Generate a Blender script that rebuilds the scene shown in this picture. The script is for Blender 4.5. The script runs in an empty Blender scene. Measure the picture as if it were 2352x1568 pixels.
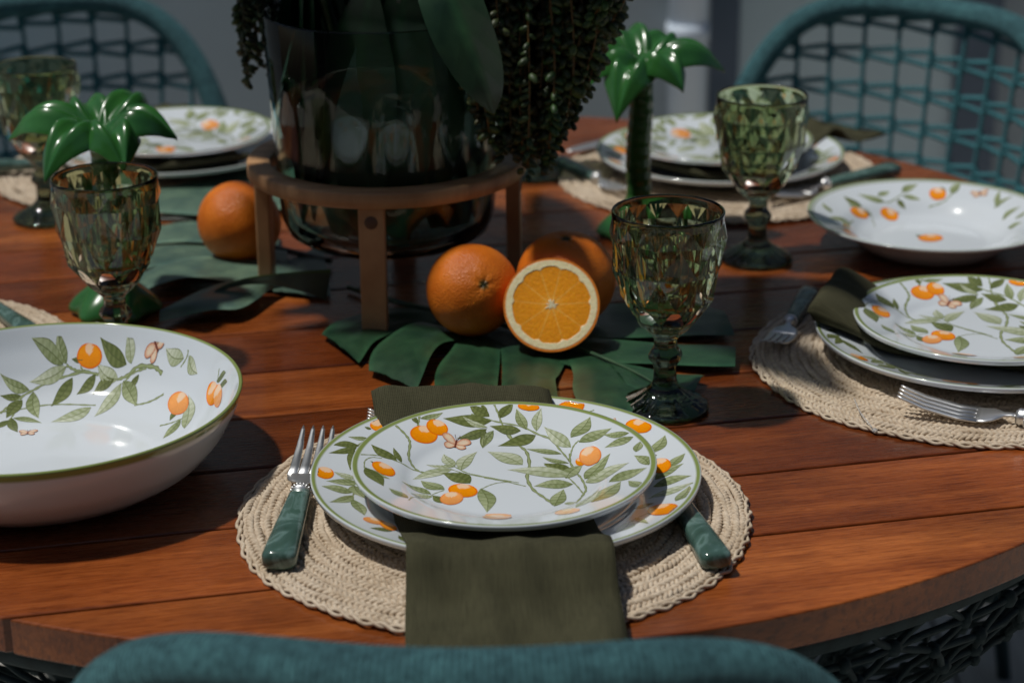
import bpy, bmesh, math, random
import numpy as np
from mathutils import Vector, Matrix
random.seed(7); np.random.seed(7)
SC = bpy.context.scene
COL = SC.collection
TZ = 0.75                                    # height of the table top
rad = math.radians

# ---------------------------------------------------------------- camera
F_PX, PITCH, ROLL, CAM_H = 4500.0, rad(20.6), rad(0.5), 0.575
fw = Vector((0, math.cos(PITCH), -math.sin(PITCH)))
up0 = Vector((0, math.sin(PITCH), math.cos(PITCH)))
rt = Vector((1, 0, 0))*math.cos(ROLL) - up0*math.sin(ROLL)
up = Vector((1, 0, 0))*math.sin(ROLL) + up0*math.cos(ROLL)
cd = bpy.data.cameras.new('camera')
cam = bpy.data.objects.new('camera', cd); COL.objects.link(cam)
M = Matrix((rt, up, -fw)).transposed().to_4x4(); M.translation = Vector((0, 0, TZ+CAM_H))
cam.matrix_world = M
cd.sensor_width = 36.0; cd.lens = F_PX/2352*36
cd.clip_start = 0.05; cd.clip_end = 200
cd.dof.use_dof = True; cd.dof.focus_distance = 1.37; cd.dof.aperture_fstop = 6.0
SC.camera = cam

# ---------------------------------------------------------------- sky, sun, exposure
SUN_EL, SUN_AZ = rad(68), rad(268)           # azimuth from +Y, clockwise: the sun stands left of the table
w = bpy.data.worlds.new('World'); SC.world = w; w.use_nodes = True
nt = w.node_tree; bg = nt.nodes['Background']
sky = nt.nodes.new('ShaderNodeTexSky'); sky.sky_type = 'NISHITA'; sky.sun_disc = False
sky.sun_elevation = SUN_EL; sky.sun_rotation = SUN_AZ
nt.links.new(sky.outputs['Color'], bg.inputs['Color']); bg.inputs['Strength'].default_value = 0.055
sl = bpy.data.lights.new('sun', 'SUN'); sl.energy = 4.3; sl.angle = rad(2.5); sl.color = (1.0, 0.98, 0.92)
so = bpy.data.objects.new('sun', sl); COL.objects.link(so)
sd = Vector((math.sin(SUN_AZ)*math.cos(SUN_EL), math.cos(SUN_AZ)*math.cos(SUN_EL), math.sin(SUN_EL)))
so.rotation_euler = sd.to_track_quat('Z', 'Y').to_euler(); so.location = (-1, 2, 4)
SC.view_settings.view_transform = 'Standard'; SC.view_settings.look = 'None'
SC.view_settings.exposure = -0.74; SC.view_settings.gamma = 1.0
SC.cycles.max_bounces = 14; SC.cycles.transmission_bounces = 14; SC.cycles.glossy_bounces = 5
SC.cycles.diffuse_bounces = 3; SC.cycles.transparent_max_bounces = 8
SC.cycles.sample_clamp_indirect = 8.0; SC.cycles.blur_glossy = 0.5
SC.cycles.use_denoising = True

# ---------------------------------------------------------------- helpers: tagging
def tag(o, label=None, cat=None, group=None, kind=None):
    if label: o['label'] = label
    if cat: o['category'] = cat
    if group: o['group'] = group
    if kind: o['kind'] = kind
    return o
def thing(name, label, cat, loc=(0, 0, 0), rz=0.0, group=None):
    o = bpy.data.objects.new(name, None); COL.objects.link(o); o.empty_display_size = 0.05
    o.location = loc; o.rotation_euler = (0, 0, rz)
    return tag(o, label, cat, group)
def dup(root, loc, rz=None, label=None, parent=None):
    r = root.copy(); COL.objects.link(r)
    if parent is None:
        r.location = loc
        if rz is not None: r.rotation_euler = (r.rotation_euler[0], r.rotation_euler[1], rz)
    else: r.parent = parent
    if label: r['label'] = label
    for ch in [c for c in bpy.data.objects if c.parent == root]: dup(ch, None, parent=r)
    return r

# ---------------------------------------------------------------- helpers: meshes
class MB:
    def __init__(s): s.v=[]; s.f=[]; s.m=[]; s.sm=[]; s.c=[]; s.u=[]; s.n=0
    def add(s, V, Fc, mat=0, smooth=True, col=None, u=None):
        V = np.asarray(V, float).reshape(-1, 3); k = len(V); o = s.n
        s.v.append(V); s.n += k
        s.f += [tuple(int(i)+o for i in f) for f in Fc]
        s.m += [mat]*len(Fc); s.sm += [smooth]*len(Fc)
        if col is None: col = (0.8, 0.8, 0.8)
        col = np.asarray(col, float)
        s.c.append(np.tile(col, (k, 1)) if col.ndim == 1 else col.reshape(-1, 3))
        s.u.append(np.zeros((k, 2)) if u is None else np.asarray(u, float).reshape(-1, 2))
    def grid(s, P, cu=False, cv=False, mat=0, smooth=True, col=None, u=None, flip=False, caps=False):
        P = np.asarray(P, float); a, b = P.shape[:2]; Fc = []
        for i in range(a if cu else a-1):
            for j in range(b if cv else b-1):
                q = (i*b+j, ((i+1) % a)*b+j, ((i+1) % a)*b+(j+1) % b, i*b+(j+1) % b)
                Fc.append(q[::-1] if flip else q)
        if caps:
            e0 = tuple(range(b)); e1 = tuple((a-1)*b+j for j in range(b))
            Fc.append(e0 if not flip else e0[::-1]); Fc.append(e1[::-1] if not flip else e1)
        if col is not None and np.asarray(col).ndim == 3: col = np.asarray(col).reshape(-1, 3)
        s.add(P, Fc, mat, smooth, col, u)
    def tube(s, pts, r, n=8, close=False, mat=0, col=None, caps=True, ex=1.0):
        P = np.asarray(pts, float); k = len(P); r = np.broadcast_to(np.asarray(r, float), (k,))
        T = (np.roll(P, -1, 0)-np.roll(P, 1, 0)) if close else np.gradient(P, axis=0)
        T /= np.linalg.norm(T, axis=1)[:, None]+1e-12
        a = np.array([0, 0, 1.]) if abs(T[0][2]) < .9 else np.array([1., 0, 0])
        N = []; x = np.cross(T[0], a); x /= np.linalg.norm(x)
        for t in T:
            x = x-t*(x@t); x /= np.linalg.norm(x)+1e-12; N.append(x)
        N = np.array(N); B = np.cross(T, N)
        th = np.linspace(0, 2*np.pi, n, endpoint=False)
        G = P[:, None]+r[:, None, None]*(np.cos(th)[None, :, None]*N[:, None]+ex*np.sin(th)[None, :, None]*B[:, None])
        L = np.r_[0, np.cumsum(np.linalg.norm(np.diff(P, axis=0), axis=1))]
        U = np.stack([np.repeat(L, n), np.tile(th, k)], 1)
        s.grid(G, cu=close, cv=True, mat=mat, col=col, u=U, caps=caps and not close, flip=True)
    def lathe(s, prof, n=64, mat=0, smooth=True, col=None, close=False, flip=False, mod=None):
        prof = np.asarray(prof, float); th = np.linspace(0, 2*np.pi, n, endpoint=False)
        R = np.repeat(prof[:, 0][:, None], n, 1); Z = np.repeat(prof[:, 1][:, None], n, 1)
        if mod is not None: R, Z = mod(R, Z, th[None, :])
        G = np.stack([R*np.cos(th), R*np.sin(th), Z], 2)
        C = None
        if col is not None: C = np.repeat(np.asarray(col, float)[:, None], n, 1) if np.asarray(col).ndim == 2 else col
        s.grid(G, cu=close, cv=True, mat=mat, smooth=smooth, col=C, flip=flip)
    def box(s, c, d, mat=0, rot=0.0, col=None):
        c = np.array(c); d = np.array(d)/2
        V = np.array([[x, y, z] for x in (-1, 1) for y in (-1, 1) for z in (-1, 1)])*d
        if rot: V = V@np.array([[math.cos(rot), math.sin(rot), 0], [-math.sin(rot), math.cos(rot), 0], [0, 0, 1]])
        s.add(V+c, [(0, 1, 3, 2), (4, 6, 7, 5), (0, 4, 5, 1), (2, 3, 7, 6), (0, 2, 6, 4), (1, 5, 7, 3)], mat, False, col)
    def ell(s, c, r, n=12, k=8, mat=0, col=None, R=None):
        th = np.linspace(0, 2*np.pi, n, endpoint=False); ph = np.linspace(1e-3, np.pi-1e-3, k)
        G = np.stack([np.sin(ph)[:, None]*np.cos(th), np.sin(ph)[:, None]*np.sin(th), np.repeat(np.cos(ph)[:, None], n, 1)], 2)*np.asarray(r)
        if R is not None: G = G@np.asarray(R).T
        s.grid(G+np.asarray(c), cv=True, mat=mat, col=col)
    def build(s, name, mats, parent=None, loc=None, rz=None, bevel=None):
        me = bpy.data.meshes.new(name); V = np.concatenate(s.v)
        me.from_pydata(V.tolist(), [], s.f)
        for m in (mats if isinstance(mats, (list, tuple)) else [mats]): me.materials.append(m)
        me.polygons.foreach_set('material_index', s.m); me.polygons.foreach_set('use_smooth', s.sm)
        a = me.color_attributes.new('Col', 'FLOAT_COLOR', 'POINT')
        a.data.foreach_set('color', np.c_[np.concatenate(s.c), np.ones(len(V))].astype('f').ravel())
        b = me.attributes.new('wrap', 'FLOAT_VECTOR', 'POINT')
        b.data.foreach_set('vector', np.c_[np.concatenate(s.u), np.zeros(len(V))].astype('f').ravel())
        me.update()
        o = bpy.data.objects.new(name, me); COL.objects.link(o)
        if parent: o.parent = parent
        if loc is not None: o.location = loc
        if rz is not None: o.rotation_euler = (0, 0, rz)
        if bevel:
            mo = o.modifiers.new('edges', 'BEVEL'); mo.width = bevel[0]; mo.segments = bevel[1]; mo.limit_method = 'ANGLE'; mo.angle_limit = rad(40)
        return o
def spline(P, n):
    P = np.asarray(P, float); k = len(P)
    if k == 2: return P[0]+(P[1]-P[0])*np.linspace(0, 1, n)[:, None]
    Q = np.vstack([2*P[0]-P[1], P, 2*P[-1]-P[-2]]); o = []
    for t in np.linspace(0, k-1-1e-9, n):
        i = int(t); f = t-i; a, b, c, d = Q[i:i+4]
        o.append(.5*((2*b)+(c-a)*f+(2*a-5*b+4*c-d)*f*f+(3*b-a-3*c+d)*f**3))
    return np.array(o)
def at(x, y, z=0.0):
    """point on the table (height z above its top) that the photograph shows at x, y of a 2352 x 1568 copy"""
    d = fw + rt*((x-1176)/F_PX) - up*((y-784)/F_PX); t = (z-CAM_H)/d.z
    return np.array([d.x*t, d.y*t, TZ+z])

# ---------------------------------------------------------------- helpers: materials
def srgb(*c): return tuple((x/255/12.92 if x/255 <= .04045 else ((x/255+.055)/1.055)**2.4) for x in c)+(1.0,)
class Mat:
    def __init__(s, name, base=(.8, .8, .8, 1), rough=.5, **k):
        s.m = bpy.data.materials.new(name); s.m.use_nodes = True; s.t = s.m.node_tree; s.b = s.t.nodes['Principled BSDF']
        s.b.inputs['Base Color'].default_value = base; s.b.inputs['Roughness'].default_value = rough
        for a, v in k.items(): s.b.inputs[a.replace('_', ' ')].default_value = v
    def node(s, ty, ins=None, **p):
        n = s.t.nodes.new('ShaderNode'+ty)
        for a, v in p.items(): setattr(n, a, v)
        for a, v in (ins or {}).items():
            if isinstance(v, bpy.types.NodeSocket): s.t.links.new(v, n.inputs[a])
            else: n.inputs[a].default_value = v
        return n
    def to(s, sock, out): s.t.links.new(out, s.b.inputs[sock] if isinstance(sock, str) else sock)
    def obj(s, scale=(1, 1, 1), rot=(0, 0, 0)):
        c = s.node('TexCoord'); return s.node('Mapping', {'Vector': c.outputs['Object'], 'Scale': scale, 'Rotation': rot}).outputs[0]
    def attr(s, n): return s.node('Attribute', attribute_name=n)
    def noise(s, vec, scale, detail=4, rough=.55): return s.node('TexNoise', {'Vector': vec, 'Scale': scale, 'Detail': detail, 'Roughness': rough}).outputs['Fac']
    def ramp(s, fac, *stops):
        n = s.node('ValToRGB', {'Fac': fac}); e = n.color_ramp.elements
        while len(e) < len(stops): e.new(.5)
        for x, (p, c) in zip(e, stops): x.position = p; x.color = c
        return n.outputs['Color']
    def mix(s, a, b, f, bt='MIX'):
        n = s.node('Mix', data_type='RGBA', blend_type=bt)
        for k, v in ((0, f), (6, a), (7, b)):
            if isinstance(v, bpy.types.NodeSocket): s.t.links.new(v, n.inputs[k])
            else: n.inputs[k].default_value = v
        return n.outputs[2]
    def math(s, op, a, b=0.0):
        n = s.node('Math', operation=op)
        for k, v in ((0, a), (1, b)):
            if isinstance(v, bpy.types.NodeSocket): s.t.links.new(v, n.inputs[k])
            else: n.inputs[k].default_value = v
        return n.outputs[0]
    def bump(s, h, dist=.001, strength=1.0):
        n = s.node('Bump', {'Height': h, 'Distance': dist, 'Strength': strength}); s.to('Normal', n.outputs[0]); return s

def make_materials():
    G = {}
    m = Mat('oiled_hardwood', rough=.3, Coat_Weight=.25, Coat_Roughness=.10); a = m.attr('wrap'); c = m.obj(rot=(0, 0, rad(-12.5)))
    off = m.node('VectorMath', {0: c, 1: a.outputs['Vector']}, operation='ADD').outputs[0]
    s1 = m.node('Mapping', {'Vector': off, 'Scale': (1.6, 26, 20)}).outputs[0]
    s2 = m.node('Mapping', {'Vector': off, 'Scale': (26, 420, 200)}).outputs[0]
    g1 = m.node('TexNoise', {'Vector': s1, 'Scale': 1.0, 'Detail': 6.0, 'Roughness': .62, 'Distortion': .5}).outputs['Fac']; g2 = m.noise(s2, 1.0, 3, .6); g3 = m.noise(off, 7.0, 3)
    sep = m.attr('Col').outputs['Color']
    g4 = m.noise(m.node('Mapping', {'Vector': off, 'Scale': (70, 1100, 200)}).outputs[0], 1.0, 2)
    base = m.ramp(g1, (.22, (.105, .027, .007, 1)), (.5, (.235, .070, .016, 1)), (.80, (.43, .152, .041, 1)))
    base = m.mix(base, m.ramp(g2, (.30, (.62, .55, .5, 1)), (.55, (1, 1, 1, 1))), 1.0, 'MULTIPLY')
    base = m.mix(base, m.ramp(g3, (.32, (.62, .58, .55, 1)), (.68, (1.22, 1.16, 1.1, 1))), .9, 'MULTIPLY')
    base = m.mix(base, m.ramp(g4, (.34, (.45, .38, .34, 1)), (.46, (1, 1, 1, 1))), .75, 'MULTIPLY')
    m.to('Base Color', m.mix(base, sep, 1.0, 'MULTIPLY'))
    m.to('Roughness', m.math('ADD', m.math('MULTIPLY', g2, .22), .16)); m.bump(g2, .0003, .6); G['wood'] = m.m

    m = Mat('pale_stand_wood', rough=.45); c = m.obj(scale=(3, 3, 3))
    wv = m.noise(m.obj(scale=(14, 90, 14)), 1.0, 4, .6)
    m.to('Base Color', m.ramp(wv, (.3, (.36, .18, .078, 1)), (.7, (.60, .34, .165, 1)))); m.bump(wv, .0002, .5); G['stand'] = m.m
    m = Mat('stand_plug', (.13, .068, .042, 1), .6); n_ = m.noise(m.obj(), 300.0); m.bump(n_, .0002); G['plug'] = m.m

    m = Mat('glazed_porcelain', rough=.1, Coat_Weight=.35, Coat_Roughness=.03, Specular_IOR_Level=.55)
    sp = m.noise(m.obj(), 18.0, 2)
    m.to('Base Color', m.attr('Col').outputs['Color']); m.to('Roughness', m.math('ADD', m.math('MULTIPLY', sp, .06), .06)); G['china'] = m.m

    m = Mat('green_pressed_glass', (.54, .635, .40, 1), .01, Transmission_Weight=1.0, IOR=1.5); m.to('Base Color', m.mix((.49, .57, .375, 1), m.attr('Col').outputs['Color'], 1.0, 'MULTIPLY'))
    m.bump(m.noise(m.obj(), 60.0, 2), .0004, .10); G['gglass'] = m.m
    m = Mat('clear_glass', (.64, .82, .78, 1), .0, Transmission_Weight=1.0, IOR=1.42)
    m.bump(m.noise(m.obj(), 14.0, 1), .0006, .12); G['glass'] = m.m

    m = Mat('paper_cord', rough=.8); n_ = m.noise(m.obj(), 260.0, 3); n2 = m.noise(m.obj(), 22.0, 2)
    m.to('Base Color', m.mix(m.ramp(n_, (.3, (.52, .41, .30, 1)), (.7, (.77, .65, .51, 1))), m.ramp(n2, (.3, (.8, .76, .7, 1)), (.7, (1, 1, 1, 1))), 1.0, 'MULTIPLY')); m.bump(n_, .0004, .6); G['cord'] = m.m

    m = Mat('olive_linen', rough=.95, Specular_IOR_Level=.2); a = m.attr('wrap').outputs['Vector']
    def wave(ax, sc):
        v = m.node('VectorMath', {0: a, 1: (sc, sc, 1)}, operation='MULTIPLY').outputs[0]
        return m.node('TexWave', {'Vector': v, 'Scale': 1.0, 'Distortion': 1.6, 'Detail': 2.0}, bands_direction=ax).outputs['Fac']
    wx, wy = wave('X', 230), wave('Y', 230); th = m.math('MAXIMUM', wx, wy)
    n2 = m.noise(m.node('VectorMath', {0: a, 1: (900, 60, 1)}, operation='MULTIPLY').outputs[0], 1.0, 3); n3 = m.noise(m.obj(scale=(1, .6, 1)), 42.0, 5, .65)
    b_ = m.ramp(m.math('ADD', m.math('MULTIPLY', th, .5), m.math('MULTIPLY', n2, .5)), (.3, (.022, .021, .011, 1)), (.72, (.078, .074, .041, 1)))
    m.to('Base Color', m.mix(b_, m.ramp(n3, (.3, (.84, .84, .82, 1)), (.7, (1.12, 1.12, 1.12, 1))), 1.0, 'MULTIPLY')); m.bump(m.math('ADD', th, m.math('MULTIPLY', n3, 3.0)), .0004, .7); G['linen'] = m.m

    m = Mat('teal_rope', rough=.85); a = m.attr('wrap').outputs['Vector']
    def rope(m, per, skew):
        sx = m.node('SeparateXYZ', {0: a}); ph = m.math('ADD', m.math('MULTIPLY', sx.outputs[0], 2*math.pi/per), m.math('ADD', m.math('MULTIPLY', sx.outputs[1], skew), m.math('MULTIPLY', m.noise(a, 60.0, 3), 5.0)))
        return m.math('ABSOLUTE', m.math('SINE', m.math('MULTIPLY', ph, .5)))
    h = rope(m, .0034, 0.0); n_ = m.noise(m.obj(), 190.0, 4, .65); n2 = m.noise(m.obj(), 35.0, 3)
    cc = m.ramp(m.math('ADD', m.math('MULTIPLY', n_, .8), m.math('MULTIPLY', h, .25)), (.3, (.012, .072, .092, 1)), (.8, (.17, .46, .50, 1)))
    m.to('Base Color', m.mix(cc, m.ramp(n2, (.3, (.7, .72, .75, 1)), (.7, (1.1, 1.1, 1.1, 1))), 1.0, 'MULTIPLY')); m.bump(m.math('ADD', h, m.math('MULTIPLY', n_, .6)), .003, 1.0); G['rope'] = m.m
    m = Mat('teal_cord', rough=.8); a = m.attr('wrap').outputs['Vector']; h = rope(m, .006, 2.0); n_ = m.noise(m.obj(), 500.0, 2)
    m.to('Base Color', m.ramp(m.math('ADD', m.math('MULTIPLY', h, .6), m.math('MULTIPLY', n_, .4)), (.2, (.006, .056, .076, 1)), (.8, (.085, .33, .38, 1)))); m.bump(h, .0012, 1.0); G['cordteal'] = m.m
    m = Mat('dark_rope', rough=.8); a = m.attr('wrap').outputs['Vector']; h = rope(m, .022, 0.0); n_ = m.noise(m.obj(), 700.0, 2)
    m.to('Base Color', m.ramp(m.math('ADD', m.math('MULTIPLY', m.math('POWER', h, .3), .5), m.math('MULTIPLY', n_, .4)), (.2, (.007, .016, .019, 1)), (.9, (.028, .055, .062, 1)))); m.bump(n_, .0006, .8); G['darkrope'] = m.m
    m = Mat('seat_fabric', rough=.9, Sheen_Weight=.2); n_ = m.noise(m.obj(), 700.0, 3)
    m.to('Base Color', m.ramp(n_, (.3, (.05, .10, .115, 1)), (.7, (.12, .19, .21, 1)))); m.bump(n_, .0006, .6); G['seat'] = m.m
    m = Mat('turquoise_fabric', rough=.85); n_ = m.noise(m.obj(), 300.0, 3)
    m.to('Base Color', m.ramp(n_, (.3, (.0, .22, .36, 1)), (.7, (.01, .34, .48, 1)))); m.bump(n_, .001, .5); G['turq'] = m.m
    m = Mat('powder_coat', rough=.5); n_ = m.noise(m.obj(), 900.0, 2)
    m.to('Base Color', m.ramp(n_, (.3, (.02, .05, .06, 1)), (.7, (.03, .07, .08, 1)))); m.bump(n_, .0002, .3); G['coat'] = m.m

    m = Mat('green_glazed_ceramic', rough=.22, Coat_Weight=.45, Coat_Roughness=.08)
    n_ = m.noise(m.obj(), 24.0, 3)
    m.to('Base Color', m.mix(m.ramp(n_, (.3, (.025, .125, .025, 1)), (.7, (.055, .22, .048, 1))), m.attr('Col').outputs['Color'], 1.0, 'MULTIPLY')); m.bump(n_, .0012, .35); G['ceramic'] = m.m

    m = Mat('leaf_skin', rough=.38, Specular_IOR_Level=.7); a = m.attr('wrap').outputs['Vector']; n_ = m.noise(m.obj(), 45.0, 4); n2 = m.noise(m.obj(), 500.0, 2)
    sx = m.node('SeparateXYZ', {0: a})
    vein = m.math('ABSOLUTE', m.math('SINE', m.math('ADD', m.math('MULTIPLY', sx.outputs[0], 95.0), m.math('MULTIPLY', m.math('ABSOLUTE', sx.outputs[1]), -3.5))))
    cc = m.mix(m.ramp(n_, (.3, (.62, .70, .72, 1)), (.7, (1.45, 1.32, 1.1, 1))), m.ramp(vein, (.0, (1.3, 1.3, 1.2, 1)), (.10, (1, 1, 1, 1))), .6, 'MULTIPLY')
    m.to('Base Color', m.mix(m.attr('Col').outputs['Color'], cc, 1.0, 'MULTIPLY')); m.bump(m.math('ADD', m.math('MULTIPLY', vein, .6), m.math('MULTIPLY', n2, .3)), .0006, .5)
    m.to('Roughness', m.math('ADD', m.math('MULTIPLY', n_, .2), .28)); G['leaf'] = m.m
    m = Mat('seed_husk', rough=.5); n_ = m.noise(m.obj(), 160.0, 3)
    m.to('Base Color', m.mix(m.attr('Col').outputs['Color'], m.ramp(n_, (.3, (.6, .6, .6, 1)), (.7, (1.3, 1.3, 1.3, 1))), 1.0, 'MULTIPLY')); m.bump(n_, .0008, .5); G['seed'] = m.m

    m = Mat('orange_peel', rough=.4, Specular_IOR_Level=.4, Subsurface_Weight=.08, Subsurface_Scale=.01); vo = m.node('TexVoronoi', {'Vector': m.obj(), 'Scale': 720.0}).outputs['Distance']; n_ = m.noise(m.obj(), 40.0, 3)
    m.b.inputs['Subsurface Radius'].default_value = (1, .4, .1)
    m.to('Base Color', m.mix(m.attr('Col').outputs['Color'], m.ramp(n_, (.28, (.78, .66, .5, 1)), (.7, (1.12, 1.16, 1.2, 1))), 1.0, 'MULTIPLY')); m.bump(m.math('ADD', vo, m.math('MULTIPLY', n_, .8)), .0008, .6); G['peel'] = m.m
    m = Mat('orange_flesh', rough=.35, Coat_Weight=.05, Subsurface_Weight=.12, Subsurface_Scale=.006); n_ = m.noise(m.obj(), 380.0, 3)
    m.to('Base Color', m.mix(m.attr('Col').outputs['Color'], m.ramp(n_, (.3, (.9, .88, .8, 1)), (.7, (1.06, 1.08, 1.1, 1))), 1.0, 'MULTIPLY')); m.bump(n_, .0008, .5); G['flesh'] = m.m

    m = Mat('polished_steel', (.84, .84, .84, 1), .2, Metallic=1.0); n_ = m.noise(m.obj(scale=(400, 8, 400)), 1.0, 2); m.to('Roughness', m.math('ADD', m.math('MULTIPLY', n_, .14), .32)); G['steel'] = m.m
    m = Mat('green_marbled_resin', rough=.14, Coat_Weight=.3, Coat_Roughness=.05); c = m.obj(scale=(1, .55, 1)); n0 = m.node('TexNoise', {'Vector': c, 'Scale': 38.0, 'Detail': 4.0, 'Distortion': 1.6}).outputs['Fac']
    m.to('Base Color', m.ramp(n0, (.3, (.040, .080, .062, 1)), (.5, (.062, .120, .100, 1)), (.57, (.14, .23, .21, 1)), (.62, (.068, .130, .105, 1)), (.8, (.045, .095, .07, 1)))); G['resin'] = m.m

    m = Mat('painted_wall', rough=.85); n_ = m.noise(m.obj(), 3.0, 5); n2 = m.noise(m.obj(), 120.0, 3)
    m.to('Base Color', m.ramp(n_, (.3, (.42, .475, .50, 1)), (.7, (.50, .555, .58, 1)))); m.bump(n2, .002, .4); G['wall'] = m.m
    m = Mat('sky_block_dark', rough=.9); n_ = m.noise(m.obj(), 4.0, 4); m.to('Base Color', m.ramp(n_, (.3, (.10, .09, .08, 1)), (.7, (.15, .135, .12, 1)))); G['skyblock'] = m.m
    m = Mat('painted_panel', rough=.5); n_ = m.noise(m.obj(), 2.0, 3); m.to('Base Color', m.ramp(n_, (.3, (.60, .73, .76, 1)), (.7, (.68, .80, .83, 1)))); G['panel'] = m.m
    m = Mat('painted_pipe', rough=.4); n_ = m.noise(m.obj(), 5.0, 3); m.to('Base Color', m.ramp(n_, (.3, (.68, .77, .88, 1)), (.7, (.72, .80, .90, 1)))); G['pipe'] = m.m
    m = Mat('dark_frame', rough=.5); n_ = m.noise(m.obj(), 9.0, 3); m.to('Base Color', m.ramp(n_, (.3, (.10, .14, .19, 1)), (.7, (.14, .18, .24, 1)))); G['frame'] = m.m
    m = Mat('weathered_deck', rough=.75); c = m.obj(scale=(1, 1, 1)); n_ = m.noise(m.obj(scale=(60, 2, 1)), 1.0, 4)
    m.to('Base Color', m.mix(m.ramp(n_, (.3, (.34, .325, .29, 1)), (.7, (.48, .46, .42, 1))), m.attr('Col').outputs['Color'], 1.0, 'MULTIPLY')); m.bump(n_, .002, .5); G['deck'] = m.m
    m = Mat('clear_plastic', (.95, .95, .95, 1), .15, Transmission_Weight=.7, IOR=1.45); m.bump(m.noise(m.obj(), 900.0), .0002); G['plastic'] = m.m
    return G
MT = make_materials()

# ================================================================ the setting
TC = np.array([-0.067, 1.662]); TR = 0.65
def build_setting():
    b = MB(); rng = np.random.RandomState(3); x = -6.0
    b.box((0, 4, -.03), (14, 16, .04), col=(.12, .11, .10))
    while x < 6:
        g = rng.uniform(.82, 1.1); b.box((x+.07, 4, -.006), (.134, 16, .012), col=(g, g, g)); x += .14
    tag(b.build('deck_floor', MT['deck']), 'pale weathered board floor under the table and chairs', kind='structure')
    b = MB(); b.box((-2.37, 3.55, 1.15), (5.46, .12, 2.3))
    tag(b.build('wall', MT['wall']), 'plain blue grey painted wall behind the table', kind='structure')
    b = MB(); b.box((2.7, 3.66, 1.15), (4.68, .10, 2.3))
    tag(b.build('wall', MT['wall']), 'recessed grey wall beside the white downpipe', kind='structure')
    b = MB(); b.box((0, -1.9, 1.5), (14, .2, 3.0))  # added out of view: keeps low sky light off the front sides
    tag(b.build('sky_block_wall', MT['skyblock']), 'unseen dark wall added behind the camera to block low sky light', kind='structure')
    t = thing('door_panel', 'pale blue door panel in a dark frame behind the right chair', 'door', (.62, 3.58, 0))
    b = MB(); b.box((0, 0, 1.1), (.40, .05, 1.7)); b.build('panel', MT['panel'], t, bevel=(.004, 2))
    b = MB(); b.box((-.24, -.005, 1.1), (.08, .07, 2.2)); b.box((.24, -.005, 1.1), (.08, .07, 2.2)); b.box((0, -.005, 2.08), (.40, .068, .24)); b.box((0, -.003, .125), (.40, .06, .25)); b.build('door_frame', MT['frame'], t, bevel=(.004, 2))
    t = thing('downpipe', 'pale blue grey round downpipe fixed to the back wall', 'pipe', (.316, 3.44, 0))
    b = MB(); b.tube([(0, 0, 0), (0, 0, 1.2), (0, 0, 2.4)], .034, 20); b.build('pipe', MT['pipe'], t)
    b = MB()
    for z in (.6, 1.9):
        b = MB(); b.lathe([(.034, z), (.038, z), (.038, z+.03), (.034, z+.03)], 20); b.build('bracket', MT['pipe'], t)
    t = thing('pouf', 'turquoise round pouf on the deck beyond the left chair', 'pouf', (-1.13, 3.0, 0))
    b = MB(); p = [(0, .01), (.26, .01), (.30, .06), (.315, .22), (.30, .40), (.25, .46), (.12, .475), (0, .478)]
    b.lathe(spline(p, 28), 48, flip=True); b.build('cushion', MT['turq'], t)
    b = MB(); th = np.linspace(0, 2*np.pi, 60, endpoint=False)
    b.tube(np.c_[.304*np.cos(th), .304*np.sin(th), 0*th+.40], .006, 6, close=True); b.build('piping', MT['turq'], t)

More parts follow.
